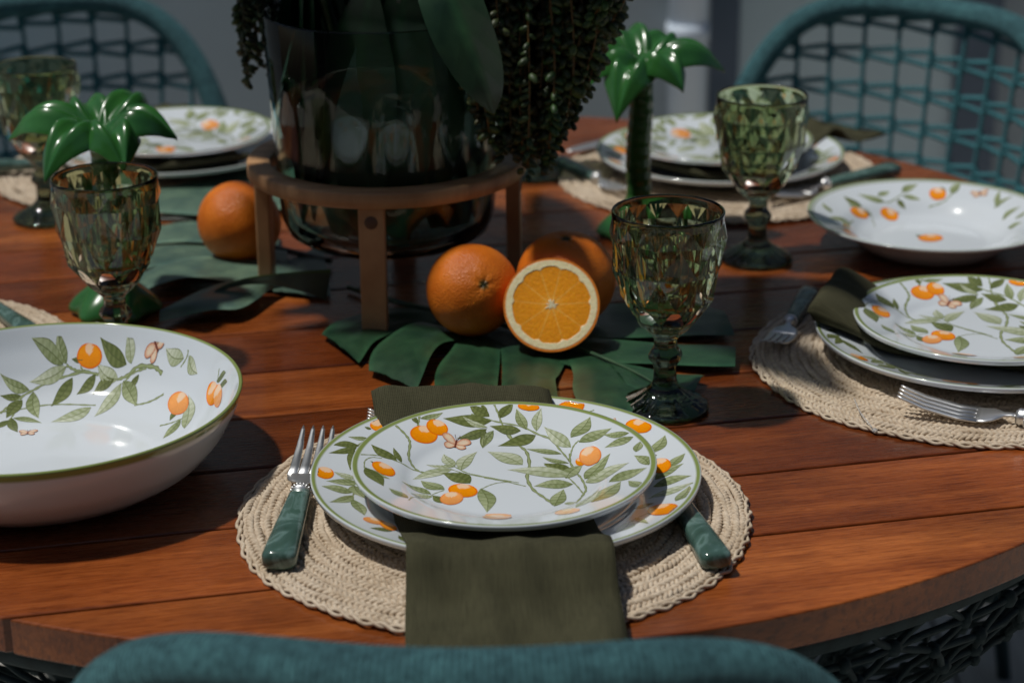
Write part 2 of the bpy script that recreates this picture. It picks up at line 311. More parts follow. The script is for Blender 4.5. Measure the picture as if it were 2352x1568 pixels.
def build_table():
    t = thing('dining_table', 'round red brown hardwood plank table on a knotted dark rope base', 'table', (TC[0], TC[1], 0))
    rng = np.random.RandomState(11); b = MB(); an = rad(12.5)
    e = np.array([math.cos(an), math.sin(an)]); n = np.array([-math.sin(an), math.cos(an)]); nC = TC@n
    k0 = 1.1012-nC; gap = .0014; step = .0932
    tones = {0: (1.22, 1.0, .85), 1: (.78, .62, .55), 2: (.58, .46, .42), 3: (1.12, .95, .8), -1: (1.35, 1.2, 1.05), 4: (.72, .55, .5), 5: (1.25, 1.1, .95), 6: (.65, .5, .48), 7: (1.0, .8, .7), 8: (1.3, 1.2, 1.0)}
    for k in range(-2, 16):
        lo, hi = k0+(k-1)*step+gap, k0+k*step-gap
        if lo-step < -TR-.0001+.0 and lo-(-TR) < .035: lo = -TR        # the last board runs out to the rim
        if TR-hi < .035: hi = TR
        lo, hi = max(lo, -TR+.0005), min(hi, TR-.0005)
        if hi-lo < .035: continue
        ys = TR*np.sin(np.linspace(math.asin(lo/TR), math.asin(hi/TR), 40)); hx = np.sqrt(np.maximum(TR**2-ys**2, 1e-8))
        loop = [(h, y) for h, y in zip(hx, ys)]+[(-h, y) for h, y in zip(hx[::-1], ys[::-1])]
        L = np.array([p[0]*e+p[1]*n for p in loop]); m = len(L)
        V = np.vstack([np.c_[L, np.full(m, TZ)], np.c_[L, np.full(m, TZ-.025)]])
        Fc = [tuple(range(m)), tuple(range(2*m-1, m-1, -1))]+[(i, m+i, m+(i+1) % m, (i+1) % m) for i in range(m)]
        q = tones.get(k-1, None) or (lambda g: (g, g*.9, g*.85))(rng.uniform(.7, 1.2))
        b.add(V, Fc, 0, False, q, np.tile(rng.uniform(0, 9, 2), (2*m, 1)))
    b.build('tabletop', MT['wood'], t, bevel=(.0032, 3))
    b = MB(); b.lathe([(0, TZ-.0255), (.60, TZ-.0255), (.60, TZ-.031), (0, TZ-.031)], 90, flip=True); b.build('gap_light_blocker', MT['coat'], t)  # added dark disc that stops light coming through the plank gaps
    b = MB(); th = np.linspace(0, 2*np.pi, 160, endpoint=False); R = .618
    P = np.c_[R*np.cos(th), R*np.sin(th), 0*th+TZ-.039]
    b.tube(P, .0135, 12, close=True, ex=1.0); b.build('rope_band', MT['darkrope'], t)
    # knotted basket base
    prof = spline([(.612, .698), (.595, .64), (.545, .575), (.455, .51), (.375, .45), (.335, .30), (.335, .15), (.37, .03)], 40)
    def pt(u, v):
        r = np.interp(v, np.linspace(0, 1, 40), prof[:, 0]); z = np.interp(v, np.linspace(0, 1, 40), prof[:, 1]); return np.array([r*math.cos(u), r*math.sin(u), z])
    b = MB(); nu, nv = 72, 17; J = {}
    for i in range(nu):
        for j in range(nv+1):
            J[i, j] = pt((i+.5*(j % 2)+rng.uniform(-.3, .3))*2*math.pi/nu, min(1, max(0, (j+(rng.uniform(-.3, .3) if 0 < j < nv else 0))/nv)))
    for i in range(nu):
        for j in range(nv+1):
            p = J[i, j]; b.ell(p, rng.uniform(.0050, .0075, 3), 7, 5)
            nb = []
            if j < nv: nb.append(((i if j % 2 == 0 else i+1) % nu, j+1)) if rng.rand() < .85 else None
            if j < nv and rng.rand() < .75: nb.append(((i-1 if j % 2 == 0 else i) % nu, j+1))
            if rng.rand() < .55: nb.append(((i+1) % nu, j))
            for q in nb:
                Q = J[q]; mid = (p+Q)/2+rng.uniform(-.002, .002, 3); b.tube([p, mid, Q], .0027, 5, caps=False)
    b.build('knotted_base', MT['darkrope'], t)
    b = MB(); b.tube(np.c_[.37*np.cos(th), .37*np.sin(th), 0*th+.015], .014, 10, close=True); b.build('foot_ring', MT['coat'], t)
    for k in range(4):
        a = k*math.pi/2+.4; b = MB()
        b.tube([(.52*math.cos(a), .52*math.sin(a), .70), (.30*math.cos(a), .30*math.sin(a), .35), (.35*math.cos(a), .35*math.sin(a), .02)], .014, 10); b.build('leg', MT['coat'], t)

# ================================================================ chairs
def make_chair(label):
    """round backed chair facing +y: rope wrapped hoop, knotted back, ring seat on four legs"""
    t = thing('rope_chair', label, 'chair', group='rope chairs round the table')
    ZT, EC = .847, .892
    Rz = lambda z: .292-.119*(ZT-z)
    hz = lambda f: max(.45, ZT-1.0345*(1-math.cos(rad(f)))**2.114)
    pos = lambda f, z: np.array([Rz(z)*math.sin(rad(f)), -Rz(z)*math.cos(rad(f))*EC, z])
    H = np.array([pos(f, hz(f)) for f in np.linspace(-68.4, 68.4, 120)])
    b = MB(); b.tube(H, .0155, 18); b.build('back_frame', MT['rope'], t)
    th = np.linspace(0, 2*np.pi, 70, endpoint=False); RS = Rz(.45)
    b = MB(); b.tube(np.c_[RS*np.sin(th), -RS*EC*np.cos(th), 0*th+.445], .014, 12, close=True); b.build('seat_ring', MT['rope'], t)
    b = MB(); rng = np.random.RandomState(5); Fs = np.arange(-62.5, 63, 8.93)
    sag = rng.uniform(-.5, .5, len(Fs))
    for f, g in zip(Fs, sag):
        zs = np.linspace(.45, hz(f)-.006, 24)
        b.tube([pos(f+g*math.sin(13*z), z) for z in zs], .0028, 6, caps=False)
    Fr = np.r_[-68, Fs, 68]
    for k in range(9):
        zr = .478+.0435*k
        for i in range(len(Fr)-1):
            f0, f1 = Fr[i], Fr[i+1]
            top = [f for f in np.linspace(f0, f1, 9) if hz(f) > zr+.004]
            if not top: continue
            e0, e1 = top[0], top[-1]; z0, z1 = zr+rng.uniform(-.002, .002), zr+rng.uniform(-.002, .002)
            for (a, c) in ((.0095, .003), (-.0095, -.003)):
                P = np.array([pos(f0+(f1-f0)*q, (z0+a)+((z1+c)-(z0+a))*q) for q in np.linspace((e0-f0)/(f1-f0), (e1-f0)/(f1-f0), 7)]); P[:, :2] *= 1.010
                b.tube(P, .0035, 6, caps=False)
            if i > 0 and hz(f0) > zr+.004:
                K = np.array([pos(f0+.25*math.sin(9*q), z0+.0105*q)*np.array([1.010, 1.010, 1]) for q in np.linspace(-1, 1, 7)])
                b.tube(K, [.003, .0046, .0052, .0052, .0052, .0046, .003], 7)
    b.build('woven_back', MT['cordteal'], t)
    b = MB(); p = [(0, .452), (.19, .452), (.215, .462), (.219, .478), (.207, .490), (.14, .496), (0, .497)]
    b.lathe(spline(p, 24), 48, flip=True); b.v[0][:, 1] *= EC; b.build('seat_cushion', MT['seat'], t)
    for sx, sy in ((-1, -1), (1, -1), (-1, 1), (1, 1)):
        b = MB(); b.tube([(sx*.15, sy*.14, .44), (sx*.175, sy*.165, .22), (sx*.20, sy*.19, .0)], [.013, .012, .009], 12); b.build('leg', MT['coat'], t)
    return t
def place_chairs():
    c = make_chair('teal rope chair at the near table edge, seen from behind below the napkin')
    c.location = (-.0222, 1.0756, 0); c.rotation_euler = (0, 0, -.0409)
    for x, y, r, l in ((.3686, 2.2371, 2.451, 'teal rope chair by the pale door panel, behind the far right plates'), (-.5089, 2.2918, 3.6321, 'teal rope chair against the plain grey wall, behind the left palm candle holder')):
        dup(c, (x, y, 0), r, l)

# ================================================================ crockery with a painted pattern
MOTIF = {'salad':{'l':[[-607,678,-639,794,35,0],[-591,746,-435,851,32,1],[-124,708,-332,592,30,0],[-92,793,-433,784,41,0],[-119,721,-294,827,27,2],[-106,840,-253,972,50,0],[-30,836,65,997,40,0],[-77,697,-146,509,36,1],[-730,158,-912,295,47,0],[-699,150,-761,321,26,0],[-764,-49,-902,54,40,0],[-925,-70,-791,-323,42,0],[-928,-84,-757,-162,47,1],[-337,199,-420,401,39,2],[-295,132,-187,441,33,2],[-337,188,-537,225,28,2],[-354,151,-616,-27,37,2],[-228,-83,-424,92,58,0],[124,211,-118,440,50,2],[-156,-168,-113,-535,33,1],[-383,-389,-474,-265,57,0],[-398,-174,-562,-34,51,1],[-484,-249,-684,-138,34,1],[-474,-282,-618,-330,55,2],[-624,-466,-756,-339,48,1],[-128,869,-169,987,30,0],[-31,826,57,992,42,0],[156,696,87,926,32,1],[227,672,267,918,31,2],[116,691,-102,739,38,0],[221,640,-46,533,44,0],[-132,693,-151,498,26,0],[463,458,278,708,30,2],[465,546,608,745,50,1],[518,477,750,556,50,1],[864,442,688,498,43,1],[890,379,690,328,50,1],[896,159,949,308,43,1],[396,388,149,479,31,1],[441,230,261,342,31,1],[448,135,269,234,60,0],[414,-16,538,204,46,1],[539,-30,725,233,38,1],[542,-88,840,27,53,2],[693,-205,949,-131,62,1],[966,-94,879,115,38,1],[464,22,19,132,37,2],[459,-109,196,-138,56,1],[327,-451,395,-187,39,1],[393,-413,478,-407,62,2],[565,-562,771,-255,52,1],[903,-466,817,-276,39,1],[461,-622,624,-276,25,2]],'s':[[16,-795,646,-732,581,-673,495,-652,420,-655,266,-629,182,-577,113,-523,100],[12,-606,656,-599,777],[10,-978,113,-846,163,-721,145,-613,120,-541,101],[7,-827,135,-897,111,-936,32,-932,-87],[10,-410,222,-337,188,-253,88,-83,-1,97,-79],[8,-156,-179,-100,-117,-38,-77,51,-64],[8,-618,-509,-589,-401,-475,-255,-398,-184],[12,-78,998,-40,865,-16,764,44,640],[8,-372,156,-253,67,-83,-6],[12,-235,861,-143,822,-51,785,111,734,232,648,331,572,397,425,451,254],[10,455,362,477,451,519,495],[20,20,679,109,530,158,405,171,188,154,1,190,-183,264,-318,327,-429],[14,456,389,451,254,485,87,520,-30,542,-190,520,-285,468,-431],[10,274,210,406,42,478,-121,521,-260],[10,-136,7,0,-54,143,-136]],'f':[[0,-466,570,-472,539,-487,511,-510,486,-537,468,-566,459,-595,460,-621,472,-641,496,-653,523,-657,559,-651,591,-636,622,-614,648,-586,663,-556,669,-527,664,-501,652,-481,627,-469,599],[0,-398,642,-406,621,-421,600,-441,588,-464,584,-488,586,-510,596,-529,616,-542,642,-548,670,-547,699,-539,724,-524,745,-504,757,-481,759,-457,756,-434,742,-416,721,-403,698,-396,670],[0,-731,-60,-738,-87,-752,-110,-772,-121,-795,-121,-819,-114,-843,-96,-863,-70,-878,-42,-887,-10,-887,20,-880,44,-866,61,-847,72,-823,72,-798,65,-775,49,-754,26,-740,1,-732,-28],[0,-176,-219,-182,-250,-196,-276,-218,-293,-246,-302,-276,-300,-306,-288,-334,-267,-355,-240,-369,-208,-373,-175,-368,-144,-354,-118,-331,-100,-304,-91,-273,-93,-242,-105,-215,-126,-194,-154,-180,-186],[1,-270,-305,-272,-336,-281,-365,-297,-389,-317,-407,-340,-416,-364,-416,-385,-406,-404,-388,-416,-363,-422,-333,-420,-302,-411,-273,-396,-248,-376,-230,-352,-221,-328,-221,-306,-231,-288,-250,-276,-275],[2,51,-719,46,-758,33,-780,12,-800,-14,-811,-43,-815,-72,-813,-98,-801,-119,-786,-133,-763,-138,-733,-134,-694,-122,-578,-101,-564,-74,-559,-45,-558,-15,-560,12,-566,33,-575,46,-593],[0,252,922,247,907,235,900,218,894,196,893,172,895,148,905,127,914,110,928,100,941,97,958,102,969,114,981,131,986,154,988,178,985,202,979,223,966,239,952,249,936],[1,662,297,665,255,661,220,650,196,634,183,613,180,590,173,566,177,545,198,529,227,518,264,515,306,519,348,529,379,546,393,567,396,590,391,614,383,635,362,651,332],[0,557,242,555,224,549,209,541,198,531,188,520,185,509,189,499,199,492,213,488,232,487,253,489,274,495,292,503,304,513,310,524,307,535,303,544,290,552,275,556,259],[2,485,-709,481,-730,469,-750,451,-767,428,-779,403,-786,378,-783,355,-775,337,-760,326,-738,322,-716,325,-691,337,-662,355,-642,378,-629,403,-629,429,-635,451,-649,469,-667,481,-686]],'b':[[-340,536,130,-8]]},'dinner':{'l':[[-980,628,-1116,584,34,1],[-1033,506,-1210,423,42,0],[-1049,472,-1228,299,26,0],[-1065,438,-1071,138,28,0],[-1020,39,-1176,48,53,2],[-999,-3,-1210,-131,38,1],[-1025,-193,-1231,-240,58,1],[-1029,-78,-938,-246,59,1],[-1025,-254,-1157,-493,29,1],[-1015,-323,-922,-586,35,1],[-725,-811,-869,-859,60,0],[-963,747,-1011,754,62,0],[1003,374,1126,563,48,1],[1131,109,1240,241,55,1],[1015,-17,1218,101,51,1],[993,-122,1252,-126,54,1],[967,-287,1256,-242,40,2],[1115,-500,1223,-287,45,1],[850,-406,981,-417,62,0],[804,-692,699,-916,47,1],[840,-633,913,-848,20,1],[469,1091,344,1169,48,1],[997,360,1054,326,62,0]],'s':[[8,-984,616,-1058,474,-1090,405],[8,-989,-18,-1019,-211,-1014,-346],[8,951,-578,843,-653,797,-722],[10,469,1091,561,1036,645,1052],[8,951,-303,1124,-283,1255,-257]],'f':[[0,-1169,6,-1172,-22,-1180,-54,-1193,-78,-1210,-96,-1228,-105,-1246,-104,-1263,-96,-1277,-76,-1286,-52,-1289,-25,-1287,6,-1279,35,-1266,56,-1249,75,-1230,83,-1212,83,-1195,75,-1181,57,-1173,33],[1,-780,-665,-783,-685,-793,-706,-809,-722,-829,-733,-852,-735,-874,-733,-895,-723,-911,-706,-922,-688,-926,-668,-923,-644,-913,-626,-897,-610,-876,-599,-854,-594,-831,-595,-810,-606,-794,-621,-783,-641],[0,-702,-759,-705,-786,-714,-804,-727,-816,-744,-818,-762,-809,-780,-792,-796,-769,-808,-742,-816,-713,-818,-684,-815,-660,-806,-642,-792,-630,-776,-627,-758,-631,-740,-645,-724,-668,-712,-695,-704,-727],[0,1041,706,1034,683,1019,668,996,659,970,665,942,676,915,699,891,723,872,752,862,784,860,810,867,831,883,846,905,855,932,852,961,841,988,821,1012,793,1030,764,1040,732],[0,1135,150,1132,114,1122,86,1107,65,1089,53,1068,54,1047,64,1028,86,1013,117,1002,150,999,186,1002,216,1011,245,1026,266,1045,276,1066,275,1087,264,1107,245,1122,217,1132,184],[0,1123,-644,1116,-676,1101,-706,1078,-725,1049,-730,1019,-725,988,-707,961,-680,940,-642,927,-603,923,-561,929,-526,944,-498,968,-482,996,-480,1027,-487,1058,-506,1086,-533,1107,-565,1119,-605]],'b':[[778,888,32,30]]},'bowl':{'l':[[-88,1235,-160,1370,49,1],[-111,1230,-352,1305,30,1],[-87,1222,-351,1107,26,2],[34,1253,-49,1257,27,0],[320,1124,149,1230,42,2],[381,1185,166,1336,29,0],[419,1178,386,1328,44,2],[289,1132,133,1052,40,0],[141,1180,9,1059,37,0],[-35,1168,-165,948,33,0],[348,1095,181,831,30,2],[364,1106,494,886,36,1],[485,1106,423,1019,40,0],[139,940,-130,769,37,2],[-344,1057,-561,1090,32,1],[-399,1006,-544,964,31,0],[-382,974,-465,782,38,0],[-315,1053,-231,814,36,1],[-427,791,-339,597,31,0],[-415,791,-196,753,24,1],[-442,758,-522,629,33,0],[851,1007,698,1140,31,2],[896,988,978,833,28,2],[922,439,913,757,28,2],[874,571,766,402,37,1],[838,712,786,614,47,0],[1153,609,1234,553,37,0],[1179,539,1252,458,29,0]],'s':[[17,676,1031,609,1094,482,1146,386,1128,315,1124],[13,165,1176,44,1198,-117,1166,-216,1128,-300,1073,-382,1008,-466,904,-517,817],[12,-87,1229,-27,1210,44,1198],[9,24,1230,32,1211,80,1197],[10,355,1087,435,1128,546,1116],[13,475,898,582,888,702,895],[10,-519,830,-363,900,-201,959,-30,974,172,957],[9,887,1054,883,1001,829,978],[12,713,595,803,580,897,576],[7,1167,665,1160,602],[9,-442,758,-425,811,-391,992]],'f':[[0,185,1257,181,1243,169,1227,148,1218,121,1212,91,1211,60,1217,33,1225,10,1238,-4,1252,-11,1269,-7,1286,5,1303,25,1316,52,1322,82,1323,113,1317,141,1309,163,1295,178,1278],[1,918,649,904,634,883,629,858,636,831,648,804,670,780,703,760,743,749,777,746,806,752,831,766,847,786,852,811,848,839,833,866,810,890,779,909,743,920,708,923,676],[0,1175,478,1171,453,1163,436,1151,433,1136,443,1119,465,1103,492,1089,526,1078,560,1072,593,1072,621,1076,641,1084,655,1097,658,1112,651,1128,636,1143,612,1156,584,1167,546,1173,509],[1,1218,393,1217,364,1213,339,1205,331,1194,333,1181,353,1169,381,1157,415,1149,448,1143,483,1141,514,1142,541,1147,560,1156,565,1166,566,1177,557,1189,536,1199,508,1209,470,1215,431]],'b':[[-261,581,88,5],[621,1184,108,30]]},'deep':{'l':[[-554,587,-716,721,53,0],[-572,582,-701,536,42,1],[-300,755,-562,813,37,1],[-358,834,-220,929,42,1],[-99,917,82,1056,41,1],[-108,865,65,810,36,1],[-170,808,-98,722,53,0],[311,881,288,992,29,0],[373,845,504,1029,40,1],[-901,249,-967,439,37,1],[-734,211,-976,36,38,1],[-830,-207,-1075,-533,34,1],[-734,211,-791,-267,16,1],[742,452,826,765,18,1],[701,457,915,592,22,1],[734,220,925,345,31,1],[744,44,854,-28,62,1],[821,108,945,218,27,1],[-45,78,-99,186,61,0],[-471,548,-556,567,56,0],[-206,677,-162,677,25,0]],'s':[[10,-562,813,-300,755,-186,815,-103,897],[10,132,736,290,763,396,874],[10,-1059,-327,-875,-122,-684,304],[8,-551,603,-468,569,-452,391]],'f':[[0,-502,513,-516,492,-537,468,-564,450,-594,431,-625,415,-652,408,-673,413,-685,431,-690,451,-684,477,-669,508,-648,531,-622,546,-593,560,-564,566,-538,564,-517,558,-504,544,-499,529],[0,-192,611,-208,584,-229,566,-254,559,-281,558,-307,568,-329,590,-348,600,-359,616,-362,636,-357,652,-343,670,-321,689,-296,696,-268,701,-240,700,-216,692,-197,682,-185,666,-183,641],[0,318,848,307,820,290,796,269,786,245,784,220,787,196,796,177,814,164,836,159,869,163,900,173,929,191,953,213,969,239,976,264,972,288,963,306,940,318,912,322,880],[0,138,68,125,32,103,5,72,-20,36,-35,-1,-39,-36,-33,-65,-16,-86,11,-96,43,-96,74,-83,110,-60,142,-29,167,7,183,45,188,80,181,109,163,130,137,140,104],[1,-850,-853,-863,-873,-877,-877,-891,-865,-904,-838,-915,-798,-921,-750,-924,-697,-907,-563,-885,-430,-864,-335,-844,-273,-823,-236,-805,-230,-768,-130,-780,-296,-780,-383,-793,-518,-823,-720,-840,-819]],'b':[[631,766,109,-5]]}}
PROF = {'salad': [(0, 4), (.058, 4), (.064, 5), (.070, 9), (.076, 11), (.101, 18)],
        'dinner': [(0, 4), (.080, 4), (.087, 5.2), (.094, 10), (.100, 12), (.131, 22)],
        'deep': [(0, 7), (.055, 7.5), (.068, 12), (.077, 20), (.083, 24.5), (.115, 35)],
        'bowl': [(0, 5), (.076, 6), (.092, 9.5), (.107, 17), (.119, 28), (.1285, 42), (.1315, 46), (.1385, 61)]}
UNDER = {'salad': [(.1008, 13.6), (.078, 8.0), (.066, 3.5), (.056, 0), (.052, 0), (.050, 1.6), (0, 1.6)],
         'dinner': [(.1307, 17.4), (.103, 9.0), (.089, 3.4), (.078, 0), (.074, 0), (.072, 1.6), (0, 1.6)],
         'deep': [(.1145, 31.8), (.085, 20.5), (.074, 10), (.062, 1.5), (.056, 0), (.052, 0), (.050, 3), (0, 3)],
         'bowl': [(.1412, 60), (.1400, 54), (.1375, 48), (.1358, 44.5), (.1345, 42.5), (.128, 30), (.116, 16), (.102, 6.5), (.090, 1.2), (.083, 0), (.079, 0), (.077, 1.6), (0, 1.6)]}
def smooth_prof(P, n=90, sg=2.2):
    P = np.array(P, float); L = np.r_[0, np.cumsum(np.hypot(np.diff(P[:, 0])*1000, np.diff(P[:, 1])))]
    s = np.linspace(0, L[-1], n); Q = np.stack([np.interp(s, L, P[:, 0]), np.interp(s, L, P[:, 1])], 1)
    k = np.exp(-.5*(np.arange(-7, 8)/sg)**2); k /= k.sum()
    E = np.vstack([2*Q[0]-Q[7:0:-1], Q, 2*Q[-1]-Q[-2:-9:-1]])
    Q = np.stack([np.convolve(E[:, i], k, 'valid') for i in (0, 1)], 1); Q[0] = P[0]; Q[-1] = P[-1]; Q[:, 1] /= 1000
    return Q
WHITE = (.70, .745, .79); BAND = (.24, .30, .09); BAND2 = (.17, .20, .06)
def lin(h): return np.array(srgb(*h)[:3])
TONE = [(lin((92, 102, 54)), lin((146, 154, 98)), lin((92, 98, 60))), (lin((116, 128, 78)), lin((190, 198, 158)), lin((104, 112, 72))), (lin((150, 160, 116)), lin((222, 226, 206)), lin((124, 132, 94)))]
def make_dish(kind, name):
    top = smooth_prof(PROF[kind]); und = smooth_prof(UNDER[kind], 70, 1.2); R = top[-1, 0]
    rim = [(R+.0011, top[-1, 1]-.0002), (R+.0014, top[-1, 1]-.0012), (und[0, 0]+.0010, und[0, 1]+.0006)]
    if kind == 'bowl': rim = [(.1392, .0621), (.1403, .0625), (.1414, .0622), (.1418, .0612)]
    prof = np.vstack([top, rim, und]); col = []
    for i, (r, z) in enumerate(prof):
        c = WHITE
        if kind == 'bowl':
            if len(top) <= i < len(top)+4 or (i >= len(top)+4 and z > .0570): c = BAND
        else:
            if i < len(top) and r > R-.0026: c = BAND
            if i < len(top) and R-.0040 < r <= R-.0034: c = BAND2
        col.append(c)
    b = MB(); b.lathe(prof, 160 if kind != 'bowl' else 200, col=np.array(col), flip=True)
    zf = lambda r: np.interp(r, top[:, 0], top[:, 1])
    def lift(P, off):
        P = np.asarray(P, float); r = np.hypot(P[..., 0], P[..., 1]); r2 = np.minimum(r, R-.0034)
        P = P*(r2/np.maximum(r, 1e-9))[..., None]; r = r2
        s = (zf(r+.0004)-zf(r-.0004))/.0008; q = 1/np.sqrt(1+s*s)
        n = np.stack([-s*q*P[..., 0]/np.maximum(r, 1e-9), -s*q*P[..., 1]/np.maximum(r, 1e-9), q], -1)
        return np.concatenate([P, zf(r)[..., None]], -1)+n*off
    D = dict(MOTIF[kind])
    if kind == 'dinner':    # the same sprigs turned on into the bare stretches of the rim
        def turned(r_, s, e, g):
            P = np.array(r_[s:e], float).reshape(-1, 2); m = P.mean(0); a = (math.degrees(math.atan2(m[1], m[0]))+g) % 360
            if not (62 < a < 142 or 238 < a < 296): return []
            c, q = math.cos(rad(g)), math.sin(rad(g)); P = P@np.array([[c, q], [-q, c]]); return [r_[:s]+[round(v) for v in P.ravel()]+r_[e:]]
        for g in (78, 98):
            rr_ = {'l': (0, 4), 's': (1, 99), 'f': (1, 99)}
            if g == 78: src = {k_: list(D[k_]) for k_ in rr_}
            for k_, (s, e) in rr_.items():
                for r_ in src[k_]:
                    side = np.array(r_[s:e][:2])[0] < 0
                    if side == (g == 78): D[k_] = D[k_]+turned(r_, s, e, g)
    if kind == 'bowl':      # the same sprigs again round the far side of the wall
        far = lambda r_, s: [v for v in r_[:s]]+[-v for v in r_[s:]]
        ok = lambda P: min(np.hypot(P[0::2], P[1::2])) > 880
        D['l'] = D['l']+[[-r_[0], -r_[1], -r_[2], -r_[3]]+r_[4:] for r_ in D['l'] if ok(np.array(r_[:4]))]
        D['s'] = D['s']+[far(r_, 1) for r_ in D['s'] if ok(np.array(r_[1:]))]
        D['f'] = D['f']+[far(r_, 1) for r_ in D['f'] if ok(np.array(r_[1:]))]
    rng = np.random.RandomState(4)
    def stem(P, wd, off, c=None):
        P = spline(np.array(P).reshape(-1, 2)/1e4, max(8, len(P)*5)); T = np.gradient(P, axis=0); T /= np.linalg.norm(T, axis=1)[:, None]+1e-9
        Nn = np.stack([-T[:, 1], T[:, 0]], 1); k = len(P); ww = wd*(1+.25*np.sin(np.arange(k)*.9))
        G = np.stack([P+Nn*ww[:, None]*s for s in (-.5, -.15, .2, .5)], 1)
        if c is None: C = np.array([lin((100, 104, 72)), lin((160, 170, 124)), lin((150, 162, 112)), lin((104, 110, 74))])
        else: C = np.array([c]*4)
        b.grid(lift(G, off), col=np.repeat(C[None], k, 0), flip=True)
    for r_ in D['s']: stem(r_[1:], r_[0]/1e4*1.15, .00010)
    for q, (bx, by, tx, ty, wd, tone) in enumerate(D['l']):
        A = np.array([bx, by])/1e4; T = np.array([tx, ty])/1e4; d = T-A; L = np.linalg.norm(d); nn = np.array([-d[1], d[0]])/L
        t = np.linspace(0, 1, 17); bend = rng.uniform(-.10, .10); cl = A+d*t[:, None]+nn*(bend*L*np.sin(np.pi*t))[:, None]
        Wd = wd/100*L*(.95 if kind == 'bowl' else .82)*np.sin(np.pi*t**.82)**1.15*(1-.15*t)+.0002; Wd[-1] = .00008
        ss = np.array([-1, -.86, -.5, -.08, .0, .08, .5, .86, 1]); G = cl[:, None]+nn*(Wd[:, None]*ss*.5*1.25)[..., None]
        c0, c1, cd_ = TONE[tone]; side = rng.choice([-1, 1]); C = np.zeros((17, 9, 3))
        for i in range(17):
            for j, s in enumerate(ss):
                f = np.clip((.15+.75*t[i]*(1 if tone else .6))*(1.0 if s*side > 0 else .55)+.22*math.sin(i*2.3+j*side*.9), 0, 1)
                c = c0*(1-f)+c1*f
                if abs(s) == 1: c = cd_
                if abs(s) < .01: c = cd_*1.15
                C[i, j] = c
        b.grid(lift(G, .00014+.000003*(q % 12)), col=C, flip=True)
        stem([int(v) for v in np.r_[A*1e4, (cl[8])*1e4, (cl[15])*1e4]], .00035, .00022, cd_)
    for r_ in D['f']:
        tone = r_[0]; P = np.array(r_[1:]).reshape(-1, 2)/1e4; P = np.array([spline(np.vstack([P, P[:1]]), 41)[:-1]])[0]; c = P.mean(0); C = []; G = []
        rings = np.array([1, .94, .8, .6, .4, .2, .01]); base = [lin((252, 152, 14)), lin((246, 166, 92)), lin((246, 190, 142))][tone]; edge = [lin((238, 100, 14)), lin((238, 124, 56)), lin((236, 166, 120))][tone]
        hd = P[30]-c
        for f in rings:
            Q = c+(P-c)*f; G.append(Q); row = []
            for p_ in Q:
                h = 1.0 if np.linalg.norm(p_-c-hd*.62) < .0042*min(1, np.linalg.norm(hd)/.009) else 0.0
                dn = ((p_-c)@hd)/(hd@hd+1e-9)
                v = base*(1+.18*dn)*(1+rng.uniform(-.06, .06)); v = edge if f == 1 else (edge*.5+v*.5 if f == .94 else v)
                row.append(v*(1-.65*h)+np.array([.9, .8, .62])*.65*h)
            C.append(row)
        b.grid(lift(np.array(G), .00020+.00003*(D['f'].index(r_) % 8)), cv=True, col=np.clip(np.array(C), 0, 1), flip=kind != 'x')
    for x, y, h, an in D['b']:
        h /= 1e4; c = np.array([x, y])/1e4; Rm = np.array([[math.cos(rad(an)), -math.sin(rad(an))], [math.sin(rad(an)), math.cos(rad(an))]])
        for sx in (-1, 1):
            for (wx, wy, wl, ww, off) in ((.55, .36, .62, .36, .00050), (.42, -.26, .46, .32, .00048)):
                ang = math.atan2(wy, wx); th = np.linspace(0, 2*np.pi, 24, endpoint=False)
                E = np.stack([np.cos(th)*wl*.5+wl*.5, np.sin(th)*ww*.5*(1+.25*np.cos(th))], 1)*h*1.45
                Ra = np.array([[math.cos(ang), -math.sin(ang)], [math.sin(ang), math.cos(ang)]]); E = (E@Ra.T)*np.array([sx, 1]); cc = E.mean(0)
                G = []; C = []
                for f in (1, .9, .5, .02):
                    G.append(c+((cc+(E-cc)*f)@Rm.T)); m_ = [lin((150, 84, 62)), lin((214, 150, 116)), lin((232, 206, 178)), lin((236, 214, 186))][[1, .9, .5, .02].index(f)]
                    C.append([m_*(1+.10*math.sin(k*2.6)) for k in range(24)])
                b.grid(lift(np.array(G), off), cv=True, col=np.clip(np.array(C), 0, 1), flip=(sx > 0))
        ax = np.array([0, 1.])@Rm.T
        stem([int(v) for v in np.r_[(c-ax*h*.28)*1e4, c*1e4, (c+ax*h*.30)*1e4]], h*.10, .00054, lin((120, 62, 46)))
        for sx in (-1, 1): stem([int(v) for v in np.r_[(c+ax*h*.28)*1e4, (c+ax*h*.5+sx*h*.10*np.array([ax[1], -ax[0]]))*1e4, (c+ax*h*.66+sx*h*.14*np.array([ax[1], -ax[0]]))*1e4]], .00035, .0003, lin((110, 70, 56)))
    return b.build(name, MT['china'])

